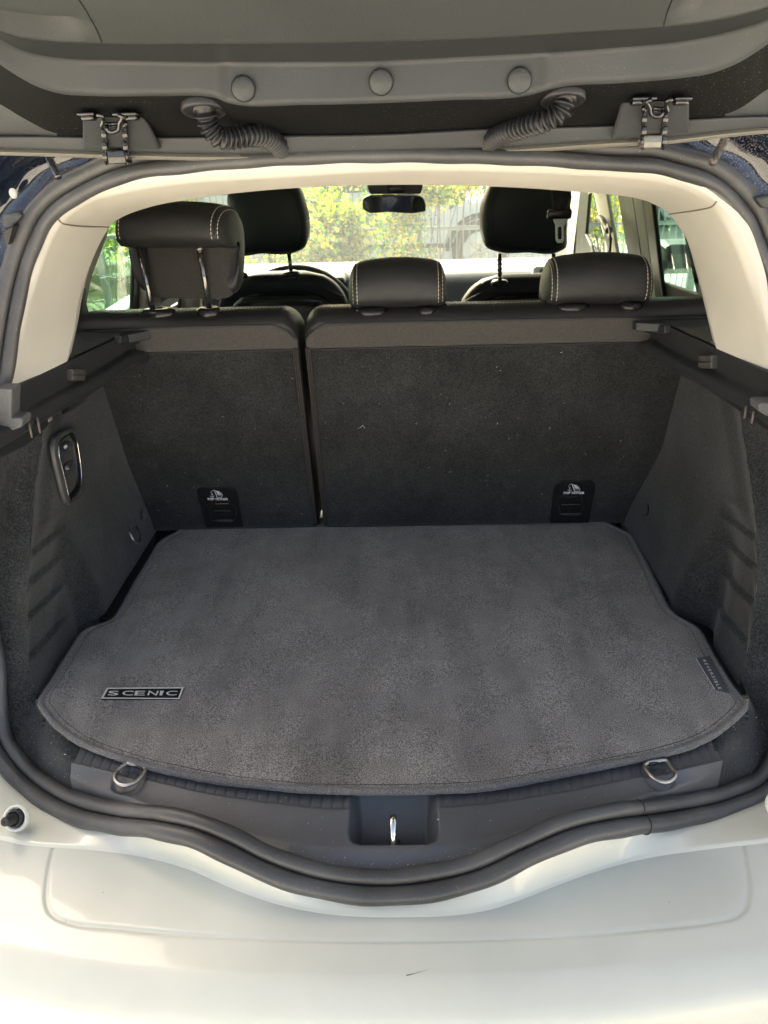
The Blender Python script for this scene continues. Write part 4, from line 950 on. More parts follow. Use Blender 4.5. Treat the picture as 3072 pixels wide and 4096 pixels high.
# vertical piped edges in the gap between the sections
for x, t, s in ((-.171, secL, -1), (-.154, secR, 1)):
    for k, dx in enumerate((0, .0035*s, .0070*s)):
        P = [np.array([x+dx-.002*s*0, seatY(0, z)-.0086-.0005*k, z]) for z in np.linspace(.012, .445, 40)]
        tube('edge_piping', np.array(P), .0013, M('piping_fabric_%d' % k, (.045, .038, .036), .8), t, n=6)
# small snag on the felt and the metal peg at the foot of the gap
V, F = merge([tube_vf([Pg(('F', *a), lambda x, z: seatY(x, z)-.010) for a in q], .00035, 4) for q in ([(778, 924), (784, 919), (788, 925)],)]); mk('felt_snag', V, F, LINT, secR)
pg = [Pg(('11', *a), lambda x, z: 1.60) for a in [(1362, 470), (1348, 520), (1330, 585)]]; tube('pivot_peg', cr(pg, 10), .0045, M('peg_plastic', (.25, .33, .38), .3), secR)
lint_on('lint', 170, lambda: ((lambda x, z: (sp_(x, z, .0098), SN, ex, SU))(min(.55, max(-.13, random.gauss(.18, .2))), random.uniform(.03, .43))), secR)
lint_on('lint', 80, lambda: ((lambda x, z: (sp_(x, z, .0098), SN, ex, SU))(random.choice([random.gauss(-.49, .04), random.uniform(-.54, -.18)]), random.uniform(.02, .4))), secL)
# vertical sewn join in the wide section
for zq in ((.4925, .512),):
    tube('leather_join', cr([np.array([.197, seatY(0, .49)-.004, .492]), np.array([.199, seatY(0, .5)+.010, .5105]), np.array([.200, seatY(0, .5)+.05, .515])], 14), .0012, LEATS, secR)

# ---- child-seat anchor covers
def tether(zn, plate_, flap, well, txt, icon, par, org):
    O = lambda a, h: Pg((zn, *a), lambda x, z: seatY(x, z)-h)
    P = cr([O(a, .0105) for a in plate_], 60); V, F = prism(list(P), SN, .006)
    c = mk('anchor_cover', V, F, BLKS, par, smooth=False); bevel_obj(c, .0015, 3, 50); c['label'] = 'black anchor cover printed TOP TETHER'
    W = [O(a, .0107) for a in well]; cen = sum(W)/len(W)
    # recessed well: rim, walls, floor
    Wr = cr(W+[W[0]], 40)[:-1]
    rows_ = [[p*1.08-cen*.08+SN*.0002 for p in Wr], [p+SN*.0006 for p in Wr], [p-SN*.002 for p in Wr], [p*.93+cen*.07-SN*.004 for p in Wr], [cen*.98+p*.02-SN*.004 for p in Wr]]
    grid('cover_well', rows_, BLK, c, cv=True)
    fl_ = [O(a, .0120) for a in flap]; V, F = prism(fl_, SN, .004); f_ = mk('cover_flap', V, F, BLKS, c, smooth=False); bevel_obj(f_, .001, 2)
    a, b = O(org[0], .0128), O(org[1], .0128)
    if org[2]: mk('orange_mark', *tube_vf([a, b], .0008, 5), ORG, c)
    l0, l1 = O(org[3], .0125), O(org[4], .0125); mk('well_ledge', *tube_vf([l0, l1], .0009, 6), CLIP, c)
    l0, l1 = O(org[5], .0118), O(org[6], .0118); mk('well_lip', *tube_vf([l0, l1], .0013, 6), CLIP, c)
    bl, br, tr, tl = [O(a, .0112) for a in txt]
    Vt, Ft = text_vf('TOP TETHER', [bl, br, tr, tl], bold=.035, shear=.0 if zn == '11' else .15); mk('cover_letters', Vt, Ft, WHT, c, smooth=False)
    vf = []
    ox, oy = icon
    I = lambda pts, w_: flat_line([O((ox+x, oy+y), .0113) for x, y in pts], w_, SN)
    vf += [I([(14, 22), (14, 60)], .0009), I([(4, 32), (24, 32)], .0008), I([(-4, 48), (0, 58), (14, 62), (28, 58), (32, 48)], .0010)]
    for x, y in [(0, 18), (4, 8), (12, 0), (22, -3), (32, -5)]: vf += [I([(x, y), (x+6, y-1)], .0012)]
    vf += [I([(38, 0), (62, 62), (105, 62), (112, 38), (84, 42), (72, 40), (52, 0), (38, 0)], .0014), I([(58, 4), (70, 14), (78, 30), (98, 34)], .0022), I([(72, 8), (82, 10)], .003), I([(80, 20), (104, 24)], .0018)]
    mk('cover_symbol', *merge(vf), WHT, c, smooth=False)
tether('11', [(292, 618), (250, 440), (212, 300), (212, 268), (232, 248), (380, 242), (540, 243), (568, 256), (584, 290), (612, 430), (648, 612)], [(362, 452), (382, 392), (510, 392), (524, 452)], [(350, 545), (350, 400), (380, 380), (520, 380), (545, 400), (548, 545)], [(305, 357), (503, 357), (503, 336), (305, 336)], (338, 268), secL, [(380, 389), (508, 388), True, (358, 458), (528, 458), (355, 546), (545, 546)])
tether('12', [(235, 578), (256, 400), (274, 262), (290, 215), (330, 184), (480, 178), (630, 180), (658, 200), (664, 240), (636, 400), (605, 575)], [(356, 385), (362, 328), (500, 322), (486, 378)], [(335, 490), (345, 330), (370, 315), (530, 315), (535, 340), (520, 485)], [(362, 298), (562, 298), (562, 277), (362, 277)], (410, 210), secR, [(380, 324), (500, 324), False, (345, 400), (528, 397), (340, 487), (522, 484)])

# ---- rear headrests
def headrest(par, cx, cy_, cz, w_, h_, d_, raised=False, tilt=0, yaw=0, label=''):
    """low curved cushion with a tongue in front; stitched bands near both ends"""
    hr = bpy.data.objects.new('headrest', None); hr.location = Vector((cx, cy_, cz))-wloc(par); link(hr, par); hr['label'] = label
    Rm = Matrix.Rotation(yaw, 3, 'Z') @ Matrix.Rotation(tilt, 3, 'X')
    def W(x, y, z): v = Rm @ Vector((x, y, z)); return np.array([v.x+cx, v.y+cy_, v.z+cz])
    nx_, na = 64, 56; rows = []
    for u_ in np.sin(np.linspace(-math.pi/2, math.pi/2, nx_)):
        x = u_*w_/2; k = (1-abs(u_)**14)**(1/2.3) if abs(u_) < 1 else 0; crown = .011*(1-u_*u_); r = []
        hh = h_*(.30+.70*k); dd = d_*(.30+.70*k)
        if raised:   # comma section: overhang to the rear, tongue hanging in front
            P = [(-.045, -.004), (-.060, .012), (-.058, .040), (-.040, .062), (-.005, .074), (.030, .070), (.052, .048), (.056, .010), (.050, -.040), (.036, -.092), (.016, -.102), (.004, -.094), (.006, -.040), (.004, -.004), (-.010, -.006)]
        else:
            P = [(-.045, .003), (-.060, .016), (-.060, .045), (-.045, .072), (-.012, .086), (.025, .083), (.050, .060), (.056, .02), (.052, .003), (.03, -.003), (-.02, -.003)]
        P = np.array([(a*dd/.11, b*hh/.085) for a, b in P]); pc = P.mean(0)
        Pk = pc+(P-pc)*(.35+.65*k)
        q = cr(np.c_[np.vstack([Pk, Pk[:1]]), np.zeros(len(P)+1)], na+1)[:-1]
        for a, b, _ in q: r.append(W(x, a, b+(crown if b > 0 else 0)*min(1, max(0, b)/.04)))
        rows.append(r)
    c = grid('cushion', rows, LEAT, hr, cv=True)
    for e in (rows[0], rows[-1]): pass
    off = wloc(c); me = c.data; bv = BVHTree.FromPolygons([v.co+off for v in me.vertices], [tuple(p.vertices) for p in me.polygons])
    zt = .07*h_/.085
    for s in (-1, 1):
        for dx in (w_/2*.80, w_/2*.885):
            P = []
            for a in np.linspace(R_(-15), R_(150), 70):     # around the rear and top of the cushion
                o_ = W(s*dx, 0, h_*.35)+np.array(Rm @ Vector((0, -math.cos(a), math.sin(a))))*.2; dirv = W(s*dx, 0, h_*.35)-o_; dirv /= np.linalg.norm(dirv)
                hit = bv.ray_cast(Vector(o_), Vector(dirv))
                if hit[0]: P.append(np.array(hit[0]))
            if len(P) > 4: stitches('stitching', P, lambda p: (lambda v: v/np.linalg.norm(v))(p-W(s*dx, 0, h_*.35)), hr, lift=.0007)
        P = []
        for a in np.linspace(R_(-10), R_(150), 60):
            o_ = W(s*w_/2*.842, 0, h_*.35)+np.array(Rm @ Vector((0, -math.cos(a), math.sin(a))))*.2; dirv = W(s*w_/2*.842, 0, h_*.35)-o_; dirv /= np.linalg.norm(dirv); hit = bv.ray_cast(Vector(o_), Vector(dirv))
            if hit[0]: P.append(np.array(hit[0]))
        if len(P) > 4: tube('leather_seam', np.array(P), .0016, LEATS, hr, n=6)
    return hr, W
def collar(par, c, wx, wy, h=.012, tl=0):
    rows = []
    for rad, z in ((.86, -.004), (1, .0), (1, h*.45), (.90, h*.8), (.70, h), (.30, h*1.02), (.22, h*.7)):
        rows.append([np.array([c[0]+math.cos(q)*wx*rad, c[1]+math.sin(q)*wy*rad, c[2]+z+tl*math.cos(q)*rad*wx]) for q in np.linspace(0, 2*math.pi, 30, endpoint=False)])
    return grid('post_collar', rows, BLKS, par, cv=True)
hrc, _ = headrest(secR, .021, 1.497, .511, .186, .073, .105, label='lowered middle headrest of black leather')
hrr, _ = headrest(secR, .393, 1.497, .508, .203, .076, .105, label='lowered right headrest of black leather')
for h_, x, wx in ((hrc, -.028, .030), (hrc, .074, .022), (hrr, .345, .032), (hrr, .452, .024)):
    collar(h_, (x, 1.458, .503), wx, .024, .012)
hrl, WL = headrest(secL, -.378, 1.500, .628, .222, .074, .125, raised=True, tilt=-.14, yaw=-.20, label='raised left headrest of black leather on two posts')
# fabric back of the tongue
rows = []
for u_ in np.linspace(-1, 1, 30):
    k = (1-abs(u_)**6)**.5 if abs(u_) < 1 else 0; rows.append([WL(.005+u_*.086, -.0035+.012*(1-k)+.010*(z_+.02)/-.06*0, z_*(.92+.08*k)) for z_ in np.linspace(-.004, -.096, 16)])
fbk = grid('fabric_back', rows, HRF, hrl, flip=True)
for (tx, ty), (bx, by), nm in (((.0, 0), (0, 0), ''),):
    pass
pl1 = [Py(('17', 605, 690), 1.490), Py(('17', 748, 1330), 1.470)]; pl2 = [Py(('17', 1178, 690), 1.470), Py(('17', 1280, 1300), 1.470)]
for P in (pl1, pl2):
    d = (P[1]-P[0]); tube('post', [P[0]-d*.10, P[1]+d*.04], .0053, POST, hrl, n=16)
collar(hrl, (pl1[1][0]+.012, 1.466, .506), .034, .022, .014); collar(hrl, (pl2[1][0], 1.464, .506), .024, .021, .014)
rc_ = [np.array([pl2[0][0], pl2[0][1], pl2[0][2]-.004])]; tube('post_ring', [pl2[0]-(pl2[1]-pl2[0])*.005, pl2[0]+(pl2[1]-pl2[0])*.03], .0078, STEEL, hrl, n=16)

# ================================================================== CABIN
# roof, sides and doors of the shell (they shade the cabin); cabin side frames with window openings
CABW = .70
shell_m = M('cabin_lining', (.30, .28, .24), .8); dark_in = M('dark_door_trim', (.03, .032, .034), .6); dkg = M('window_frame_black', (.012, .014, .015), .4)
rows = []
for y, z, hw in ((1.20, .800, .30), (1.28, .81, .40), (1.38, .82, .60), (1.6, .835, .71), (2.1, .85, .72), (2.5, .835, .72), (2.72, .79, .72)):
    rows.append([np.array([x, y, z-.10*abs(x/.72)**4]) for x in np.linspace(-hw, hw, 24)])
roof = grid('roof', [[p for p in r] for r in rows], shell_m, car); roof.modifiers.new('s', 'SOLIDIFY').thickness = .03
for s in (-1, 1):
    # lower door side
    mkbm('door_side', rbox(s*.74, 2.35, -.12, .07, 2.3, 1.04, .01, 2), dark_in, car)
    mkbm('roof_rail', rbox(s*.725, 2.22, .735, .035, 1.30, .06, .012, 2), shell_m, car)
# quarter body behind the wheel arch
for s in (-1, 1):
    mkbm('quarter_body', rbox(s*.76, 1.32, -.10, .20, .50, 1.10, .02, 2), PAINT, car)
    # outer body side with the rear pillar above the waist
    rows = []
    for y in np.linspace(.86, 3.6, 40):
        rows.append([np.array([s*(.91-.06*(1-ss(.85, 1.5, y))*(1-z/2)-.04*(z > .22)-.02*abs((z-.0)/.6)), y, z]) for z in (-.62, -.4, -.1, .1, .2, .385-.13*ss(1.5, 1.75, y))])
    o = grid('body_side', rows, PAINT, car, flip=s > 0); o.modifiers.new('s', 'SOLIDIFY').thickness = .02
    V, F = prism([(s*.745, y, z) for y, z in ((1.10, .385), (1.72, .385), (1.80, .47), (1.98, .62), (2.03, .72), (1.6, .80), (1.14, .80))], [s, 0, 0], .05); bevel_obj(mk('rear_pillar', V, F, GLOSS, car, smooth=False), .006, 2)
    # rear face of the body beside the opening
    P = cr(SEAL_OUT[[i for i, p in enumerate(SEAL) if p[0]*s > .40 and -.03 < p[2] < .52]][np.argsort([-p[2] for i, p in enumerate(SEAL) if p[0]*s > .40 and -.03 < p[2] < .52])], 50); rows = []
    for p in P:
        q = np.array([s*.88, p[1]+.02, p[2]]); rows.append([p+np.array([0, .012, 0]), p*.9+q*.1+np.array([0, .03, 0]), p*.6+q*.4+np.array([0, -.02, 0]), p*.3+q*.7+np.array([0, -.01, 0]), q, q+np.array([s*.005, .1, 0])])
    grid('rear_quarter_face', [cr(r_, 24) for r_ in rows], PAINT, car, flip=s > 0)
def bar(name, zone, poly, side, th, mat, x=None, par=None, bev=.004):
    X_ = (x if x else .68)*side; P = [Px((zone, *a), X_) for a in poly]; V, F = prism(P, [-side, 0, 0], min(th, .012)); o = mk(name, V, F, mat, par or car, smooth=False); bevel_obj(o, bev, 2); return o
bar('front_pillar', '5', [(706, 100), (752, 100), (722, 520), (676, 520)], 1, .04, M('front_pillar_trim', (.40, .36, .28), .6), x=.66)
bar('door_frame', '5', [(754, 100), (770, 100), (792, 150), (775, 345), (800, 400), (826, 520), (705, 520)], 1, .04, dkg, x=.66)
bar('centre_pillar', '5', [(806, 100), (866, 100), (940, 520), (880, 520), (868, 380), (838, 262)], 1, .05, CREAM, x=.64)
bar('door_frame', '5', [(918, 90), (992, 90), (1056, 520), (1066, 690), (1030, 690), (985, 475)], 1, .04, dkg, x=.66)
bar('pillar_lining', '5', [(992, 90), (1040, 90), (1118, 690), (1066, 690), (1056, 520)], 1, .05, M('pillar_lining', (.36, .38, .34), .6), x=.655)
bar('door_frame', '5', [(1040, 90), (1086, 90), (1152, 690), (1118, 690)], 1, .05, dkg, x=.65)
bar('door_frame', '5', [(1320, 545), (1345, 545), (1400, 760), (1318, 760), (1318, 668)], 1, .03, dkg, x=.62)
# window sills (black line at the glass foot)
bar('window_sill', '5', [(820, 462), (1400, 662), (1400, 760), (820, 560)], 1, .06, dkg, x=.66)
# belts on the centre pillar
tube('belt_guide', cr([Px(('5', *a), .62) for a in [(842, 268), (862, 285), (880, 318), (892, 330)]], 12), .010, M('belt_guide_plastic', (.20, .19, .18), .5), car)
bl_ = [Px(('5', *a), .615) for a in [(872, 325), (892, 390), (884, 470)]]; V, F = flat_line(bl_, .045, [-1, 0, 0]); bb = mk('front_belt', V, F, BLK, car); bb.modifiers.new('s', 'SOLIDIFY').thickness = .002
# left side frames
bar('door_frame', '3', [(822, 380), (866, 380), (862, 1010), (802, 1010)], -1, .04, dkg, x=.66)
bar('centre_pillar', '3', [(866, 380), (935, 380), (960, 1010), (862, 1010)], -1, .05, CREAM, x=.65)
bar('door_frame', '17', [(750, 1100), (818, 1100), (812, 1330), (745, 1330)], -1, .03, dkg, x=.63)
bar('door_frame', '17', [(1008, 1100), (1062, 1100), (1050, 1330), (1005, 1330)], -1, .03, dkg, x=.60)
bar('door_pull_trim', '17', [(940, 1240), (1006, 1200), (1006, 1330), (940, 1330)], -1, .02, M('grey_door_trim', (.42, .42, .40), .5), x=.61)
bar('window_sill', '3', [(480, 992), (900, 985), (900, 1060), (480, 1060)], -1, .05, dkg, x=.66)
# cream surround of the left rear window and the belt in front of it
q = [Px(('3', *a), -.640) for a in [(664, 452), (650, 520), (605, 640), (560, 760), (538, 850), (520, 985), (440, 1000), (440, 860), (520, 700), (600, 560), (655, 440)]]; V, F = prism(q, [1, 0, 0], .03); bevel_obj(mk('window_surround', V, F, CREAMG, car, smooth=False), .006, 3)
V, F = prism([Px(('17', *a), -.618) for a in [(45, 1072), (110, 1072), (112, 1130), (100, 1180), (148, 1340), (80, 1370), (70, 1180), (20, 1200), (30, 1120)]], [1, 0, 0], .012); bevel_obj(mk('rear_belt', V, F, BLK, car, smooth=False), .002, 2)
# glass panes
def pane(name, P, mat, lab=None):
    o = mk(name, P, [(0, 1, 2, 3)], mat, car, smooth=False)
    if lab: o['label'] = lab
    return o
pane('side_window', [(.70, 1.55, .36), (.70, 2.48, .36), (.70, 2.48, .73), (.70, 1.55, .73)], GTL, 'green-tinted rear window on the right'); pane('side_window', [(.70, 2.52, .36), (.70, 3.2, .36), (.70, 2.9, .73), (.70, 2.52, .73)], GFR)
pane('side_window', [(-.70, 1.55, .34), (-.70, 2.2, .34), (-.70, 2.2, .73), (-.70, 1.55, .73)], GTL, 'green-tinted rear window on the left with scratches'); pane('side_window', [(-.70, 2.3, .36), (-.70, 3.2, .36), (-.70, 2.9, .73), (-.70, 2.3, .73)], GFR)
# fine scratches on the left pane
sv = []
for k in range(34):
    a = (random.uniform(540, 800), random.uniform(470, 960)); L_ = random.uniform(20, 130); an = random.choice([random.gauss(1.45, .2), random.gauss(-.2, .35)])
    p = Px(('3', *a), -.698); q = Px(('3', a[0]+L_*math.cos(an), a[1]+L_*math.sin(an)), -.698); sv.append(tube_vf([p, q], random.uniform(.0002, .0007), 3))
mk('glass_scratches', *merge(sv), M('scratch_white', (.55, .65, .6), .5), car, kind='stuff')
ws = [[np.array([x, 2.74+.62*t-.10*abs(x/.7)**2*(1), .78-.46*t]) for x in np.linspace(-.70, .70, 20)] for t in np.linspace(0, 1, 10)]
wso = grid('windscreen', ws, GWS, car); wso['label'] = 'dusty windscreen'
# dashboard: top pad with binnacle, face, vent
rows = []
for x in np.linspace(-.70, .70, 80):
    bn_ = math.exp(-((x+.33)/.17)**2); k = .012*math.sin((x+.1)*4)
    rows.append(fillet([np.array([x, 3.40, .325]), np.array([x, 3.12, .345+.012*bn_]), np.array([x, 2.94-.03*bn_, .338+k*.5+.045*bn_]), np.array([x, 2.90-.05*bn_, .318+.03*bn_]), np.array([x, 2.87, .22]), np.array([x, 2.84, .10]), np.array([x, 2.92, -.2])], [0, .03, .03, .02, .03, .04, 0], 5))
db = grid('dashboard', rows, DASH, car, flip=False); db['label'] = 'grey dashboard shining in the sun'
c = Py(('5', 565, 550), 2.80); vb = mkbm('air_vent', rbox(c[0]+.02, c[1], c[2]-.005, .11, .04, .085, .012, 3), M('vent_silver', (.55, .55, .53), .3), db)
mkbm('vent_opening', rbox(c[0]+.03, c[1]-.018, c[2]-.005, .085, .012, .065, .008, 2), BLK, db)
for k in range(4): mkbm('vent_slat', rbox(c[0]+.03, c[1]-.026, c[2]-.027+.014*k, .082, .010, .003, .001, 1), DASH, db)
mkbm('instrument_hood', rbox(-.33, 2.86, .335, .34, .16, .05, .02, 4), BLKS, db)
# steering wheel
stw = bpy.data.objects.new('steering_wheel', None); stw.location = Vector((-.325, 2.72, .235))-wloc(car); link(stw, car)
Rw = Matrix.Rotation(R_(-68), 3, 'X'); rimp = [np.array(Vector((-.325, 2.72, .235)) + Rw @ Vector((.192*math.cos(a), -.192*math.sin(a), 0))) for a in np.linspace(0, 2*math.pi, 60, endpoint=False)]
tube('rim', rimp, .0155, LEATS, stw, n=14, closed=True)
for a in (0, math.pi, math.pi/2*3):
    d = np.array(Rw @ Vector((math.cos(a), math.sin(a), 0))); c = np.array([-.325, 2.72, .235]); tube('spoke', [c, c+d*.19], .018, BLKS, stw, n=10)
mkbm('hub', rbox(-.325, 2.71, .235, .15, .06, .14, .03, 4), BLK, stw)
# interior mirror with sensor housing
im = bpy.data.objects.new('interior_mirror', None); im.location = Vector((.013, 2.75, .60))-wloc(car); link(im, car); im['label'] = 'black interior mirror below its sensor housing'
mo = [Py(('21', *a), 2.74) for a in [(520, 290), (524, 258), (548, 238), (620, 230), (760, 226), (900, 228), (938, 236), (958, 268), (966, 305), (960, 335), (925, 345), (700, 348), (545, 345), (525, 330)]]
MOo = cr(mo+[mo[0]], 80)[:-1]; mc_ = MOo.mean(0); MOo = np.array([p+np.array([0, -.22*(p[0]-mc_[0])+.05*(p[2]-mc_[2]), 0]) for p in MOo]); V, F = prism(list(MOo), [0, -1, 0], .028); bevel_obj(mk('mirror_housing', V, F, BLKS, im, smooth=False), .006, 4, 60)
cm = MOo.mean(0); sh = np.array([0, -.003, 0]); MI = np.array([cm+(p-cm)*np.array([.93, 1, .84])+sh+np.array([0, -.004, 0]) for p in MOo]); mk('mirror_glass', list(MI), [tuple(range(len(MI)))], MIR, im, smooth=False)
hp = [Py(('21', *a), 2.76) for a in [(552, 120), (560, 185), (575, 222), (930, 222), (942, 190), (950, 120)]]; V, F = prism(hp, [0, -1, 0], .08); bevel_obj(mk('sensor_housing', V, F, BLK, im, smooth=False), .006, 3)
for k in range(5):
    c = Py(('21', 850+k*10, 214), 2.755); mkbm('housing_slot', rbox(c[0], c[1]-.001, c[2], .003, .004, .006, 0), BLKS, im)
c1_, c2_ = Py(('21', 690, 150), 2.757), Py(('21', 820, 215), 2.757); mkbm('housing_panel', rbox((c1_[0]+c2_[0])/2, 2.757, (c1_[2]+c2_[2])/2, abs(c1_[0]-c2_[0]), .006, abs(c1_[2]-c2_[2]), .002, 2), BLKS, im)
# right wing mirror outside
wm = [Px(('5', *a), .86) for a in [(1112, 372), (1140, 378), (1165, 398), (1172, 430), (1165, 480), (1150, 515), (1128, 540), (1085, 540), (1085, 372)]]
V, F = prism(wm, [-1, 0, 0], .16); o = bevel_obj(mk('wing_mirror', V, F, BLKS, car, smooth=False), .02, 4); 

# ---- front seats
def front_seat(cx, label, hw, side, zt, y0=2.26):
    t = thing('front_seat', label, 'car seat', (cx, y0+.1, -.35), 'front seats seen from behind')
    def slab(name, hw_, z0, z1, yf, th, mat, taper=.16, rnd=.10, par=t):
        rows = []
        for v in np.linspace(0, 1, 40):
            z = z0+(z1-z0)*v; e = (z1-z); w2 = hw_*(1-.06*v)-(0 if e > rnd else rnd*(1-math.sqrt(max(0, 1-((rnd-e)/rnd)**2)))*1.0)
            w2 = max(w2, hw_*.35); yb = yf-(z-z0)*.22; r = []
            th_ = th*(1-.45*v)
            if v > .93: th_ *= max(.12, math.sqrt(max(0, 1-((v-.93)/.07)**2)))
            for a in np.linspace(0, 2*math.pi, 40, endpoint=False):
                ca, sa = math.cos(a), math.sin(a); r.append(np.array([cx+w2*np.sign(ca)*abs(ca)**.45, yb+th_/2*np.sign(sa)*abs(sa)**.6, z]))
            rows.append(r)
        rows.append([sum(rows[-1])/len(rows[-1])]*40)
        return grid(name, rows, mat, par, cv=True)
    slab('backrest', hw, -.2, zt, y0+.30, .14, LEATS, rnd=.13)
    slab('back_shell', hw*.84, -.2, zt-.055, y0+.255, .10, M('seat_back_shell', (.010, .012, .014), .22, spec=.6), rnd=.10)
    mkbm('cushion', rbox(cx, y0+.50, -.28, hw*2, .52, .16, .05, 4), LEATS, t)
    P = [np.array([cx+x, y0+.135, zt-.045-.5*max(0, abs(x)-hw*.6)]) for x in np.linspace(-hw*.9, hw*.9, 30)]; tube('back_seam', cr(P, 40), .0022, BLK, t, n=6)
    return t
fsl = front_seat(-.335, 'driver seat of black leather in front of the steering wheel', .215, -1, .440)
fsr = front_seat(.405, 'front passenger seat of black leather with a belt buckle hanging beside its headrest', .205, 1, .415)
def front_headrest(par, P, label, y0, posts, th=.11):
    hr = bpy.data.objects.new('headrest', None); c0_ = np.mean([Py(a, y0) for a in P], axis=0); hr.location = Vector(c0_)-wloc(par); link(hr, par); hr['label'] = label
    O = cr([Py(a, y0) for a in P]+[Py(P[0], y0)], 90)[:-1]; c = O.mean(0); rows = []
    for s, d in ((.02, -.012), (.45, -.011), (.72, -.008), (.86, -.002), (.94, .008), (.985, .022), (1, .045), (.99, .075), (.93, .10), (.75, .118), (.02, .122)):
        rows.append([c+(p-c)*s+np.array([0, d, 0]) for p in O])
    grid('cushion', rows, LEATS, hr, cv=True)
    V, F = tube_vf([c+(p-c)*np.array([.80, 1, .83])+np.array([0, -.0035, -.004]) for p in O], .0018, 6, closed=True); mk('panel_seam', V, F, BLK, hr)
    for a, b in posts:
        A_, B_ = Py(a, y0+.05), Py(b, y0+.05); tube('post', [A_, B_], .0062, POST, hr, n=14); 
        if a[0] == '4' and a[1] < 300 or a[0] == '5':
            for k in range(5): q = A_+(B_-A_)*(.2+.15*k); tube('post_notch', [q-np.array([0, .001, .0025]), q+np.array([0, -.001, .0025])], .0078, POST, hr, n=10)
        cb = B_; rows = []
        for rad, z in ((.024, -.006), (.026, 0), (.025, .006), (.018, .011), (.007, .011)): rows.append([np.array([cb[0]+math.cos(q)*rad, cb[1]+math.sin(q)*rad*.8, cb[2]+z]) for q in np.linspace(0, 2*math.pi, 24, endpoint=False)])
        grid('post_collar', rows, BLKS, hr, cv=True)
    return hr
front_headrest(fsl, [('4', x, y) for x, y in [(205, 500), (175, 330), (170, 215), (250, 150), (400, 120), (560, 125), (645, 170), (690, 280), (716, 400), (712, 500), (680, 580), (630, 606), (400, 616), (240, 618)]], 'black headrest of the driver seat', 2.32, [(('4', 240, 615), ('4', 262, 752)), (('4', 590, 605), ('4', 605, 742))])
front_headrest(fsr, [('5', x, y) for x, y in [(272, 260), (285, 190), (325, 115), (380, 80), (550, 75), (660, 90), (690, 200), (697, 340), (690, 420), (655, 440), (500, 444), (355, 440), (305, 420), (278, 350)]], 'black headrest of the front passenger seat', 2.32, [(('5', 360, 440), ('5', 362, 585)), (('5', 622, 440), ('5', 622, 540))])
# ---- hanging middle belt: webbing loop, black sleeve, metal tongue
bt = thing('seat_belt', 'black seat belt with a pale metal tongue hanging from the roof beside the passenger headrest', 'seat belt', tuple(Py(('5', 655, 140), 1.95)))
wb = [Py(('5', *a), y) for a, y in [((658, 60), 1.97), ((657, 130), 1.96), ((660, 180), 1.95), ((660, 235), 1.95)]]
rows = []
for i, p in enumerate(cr(wb, 30)):
    wdt = .027-.004*i/29; tw = .10*math.sin(i*.35); rows.append([p+np.array([math.cos(tw+.2)*u_*wdt, math.sin(tw+.4)*u_*.02+.004*math.sin(u_*9+i*.5), 0]) for u_ in np.linspace(-1, 1, 14)])
wbo = grid('webbing', rows, M('belt_webbing', (.018, .015, .014), .55, bump=('rib', 300, .5, .001)), bt); wbo.modifiers.new('s', 'SOLIDIFY').thickness = .002
c = Py(('5', 650, 250), 1.945); mkbm('sleeve', rbox(c[0], c[1], c[2], .058, .014, .022, .005, 3), BLKS, bt)
T3 = lambda x, y: Py(('5', x, y), 1.945)
fr_o = [T3(*a) for a in [(618, 270), (692, 268), (684, 292), (672, 300), (672, 372), (664, 388), (640, 388), (632, 375), (630, 300), (622, 285)]]
fr_i = [T3(*a) for a in [(645, 310), (660, 310), (662, 340), (662, 365), (658, 372), (646, 372), (641, 365), (641, 340), (642, 320), (643, 312)]]
V = []; 
for h in (0, .004): V += [p-np.array([0, h, 0]) for p in fr_o]+[p-np.array([0, h, 0]) for p in fr_i]
n_ = 10; F = []
for i in range(n_):
    j = (i+1) % n_; F += [(i, j, n_+j, n_+i), (2*n_+i, 3*n_+i, 3*n_+j, 2*n_+j), (i, 2*n_+i, 2*n_+j, j), (n_+i, n_+j, 3*n_+j, 3*n_+i)]
mk('tongue', V, F, M('belt_tongue', (.62, .70, .66), .35, metal=.2), bt, smooth=False)

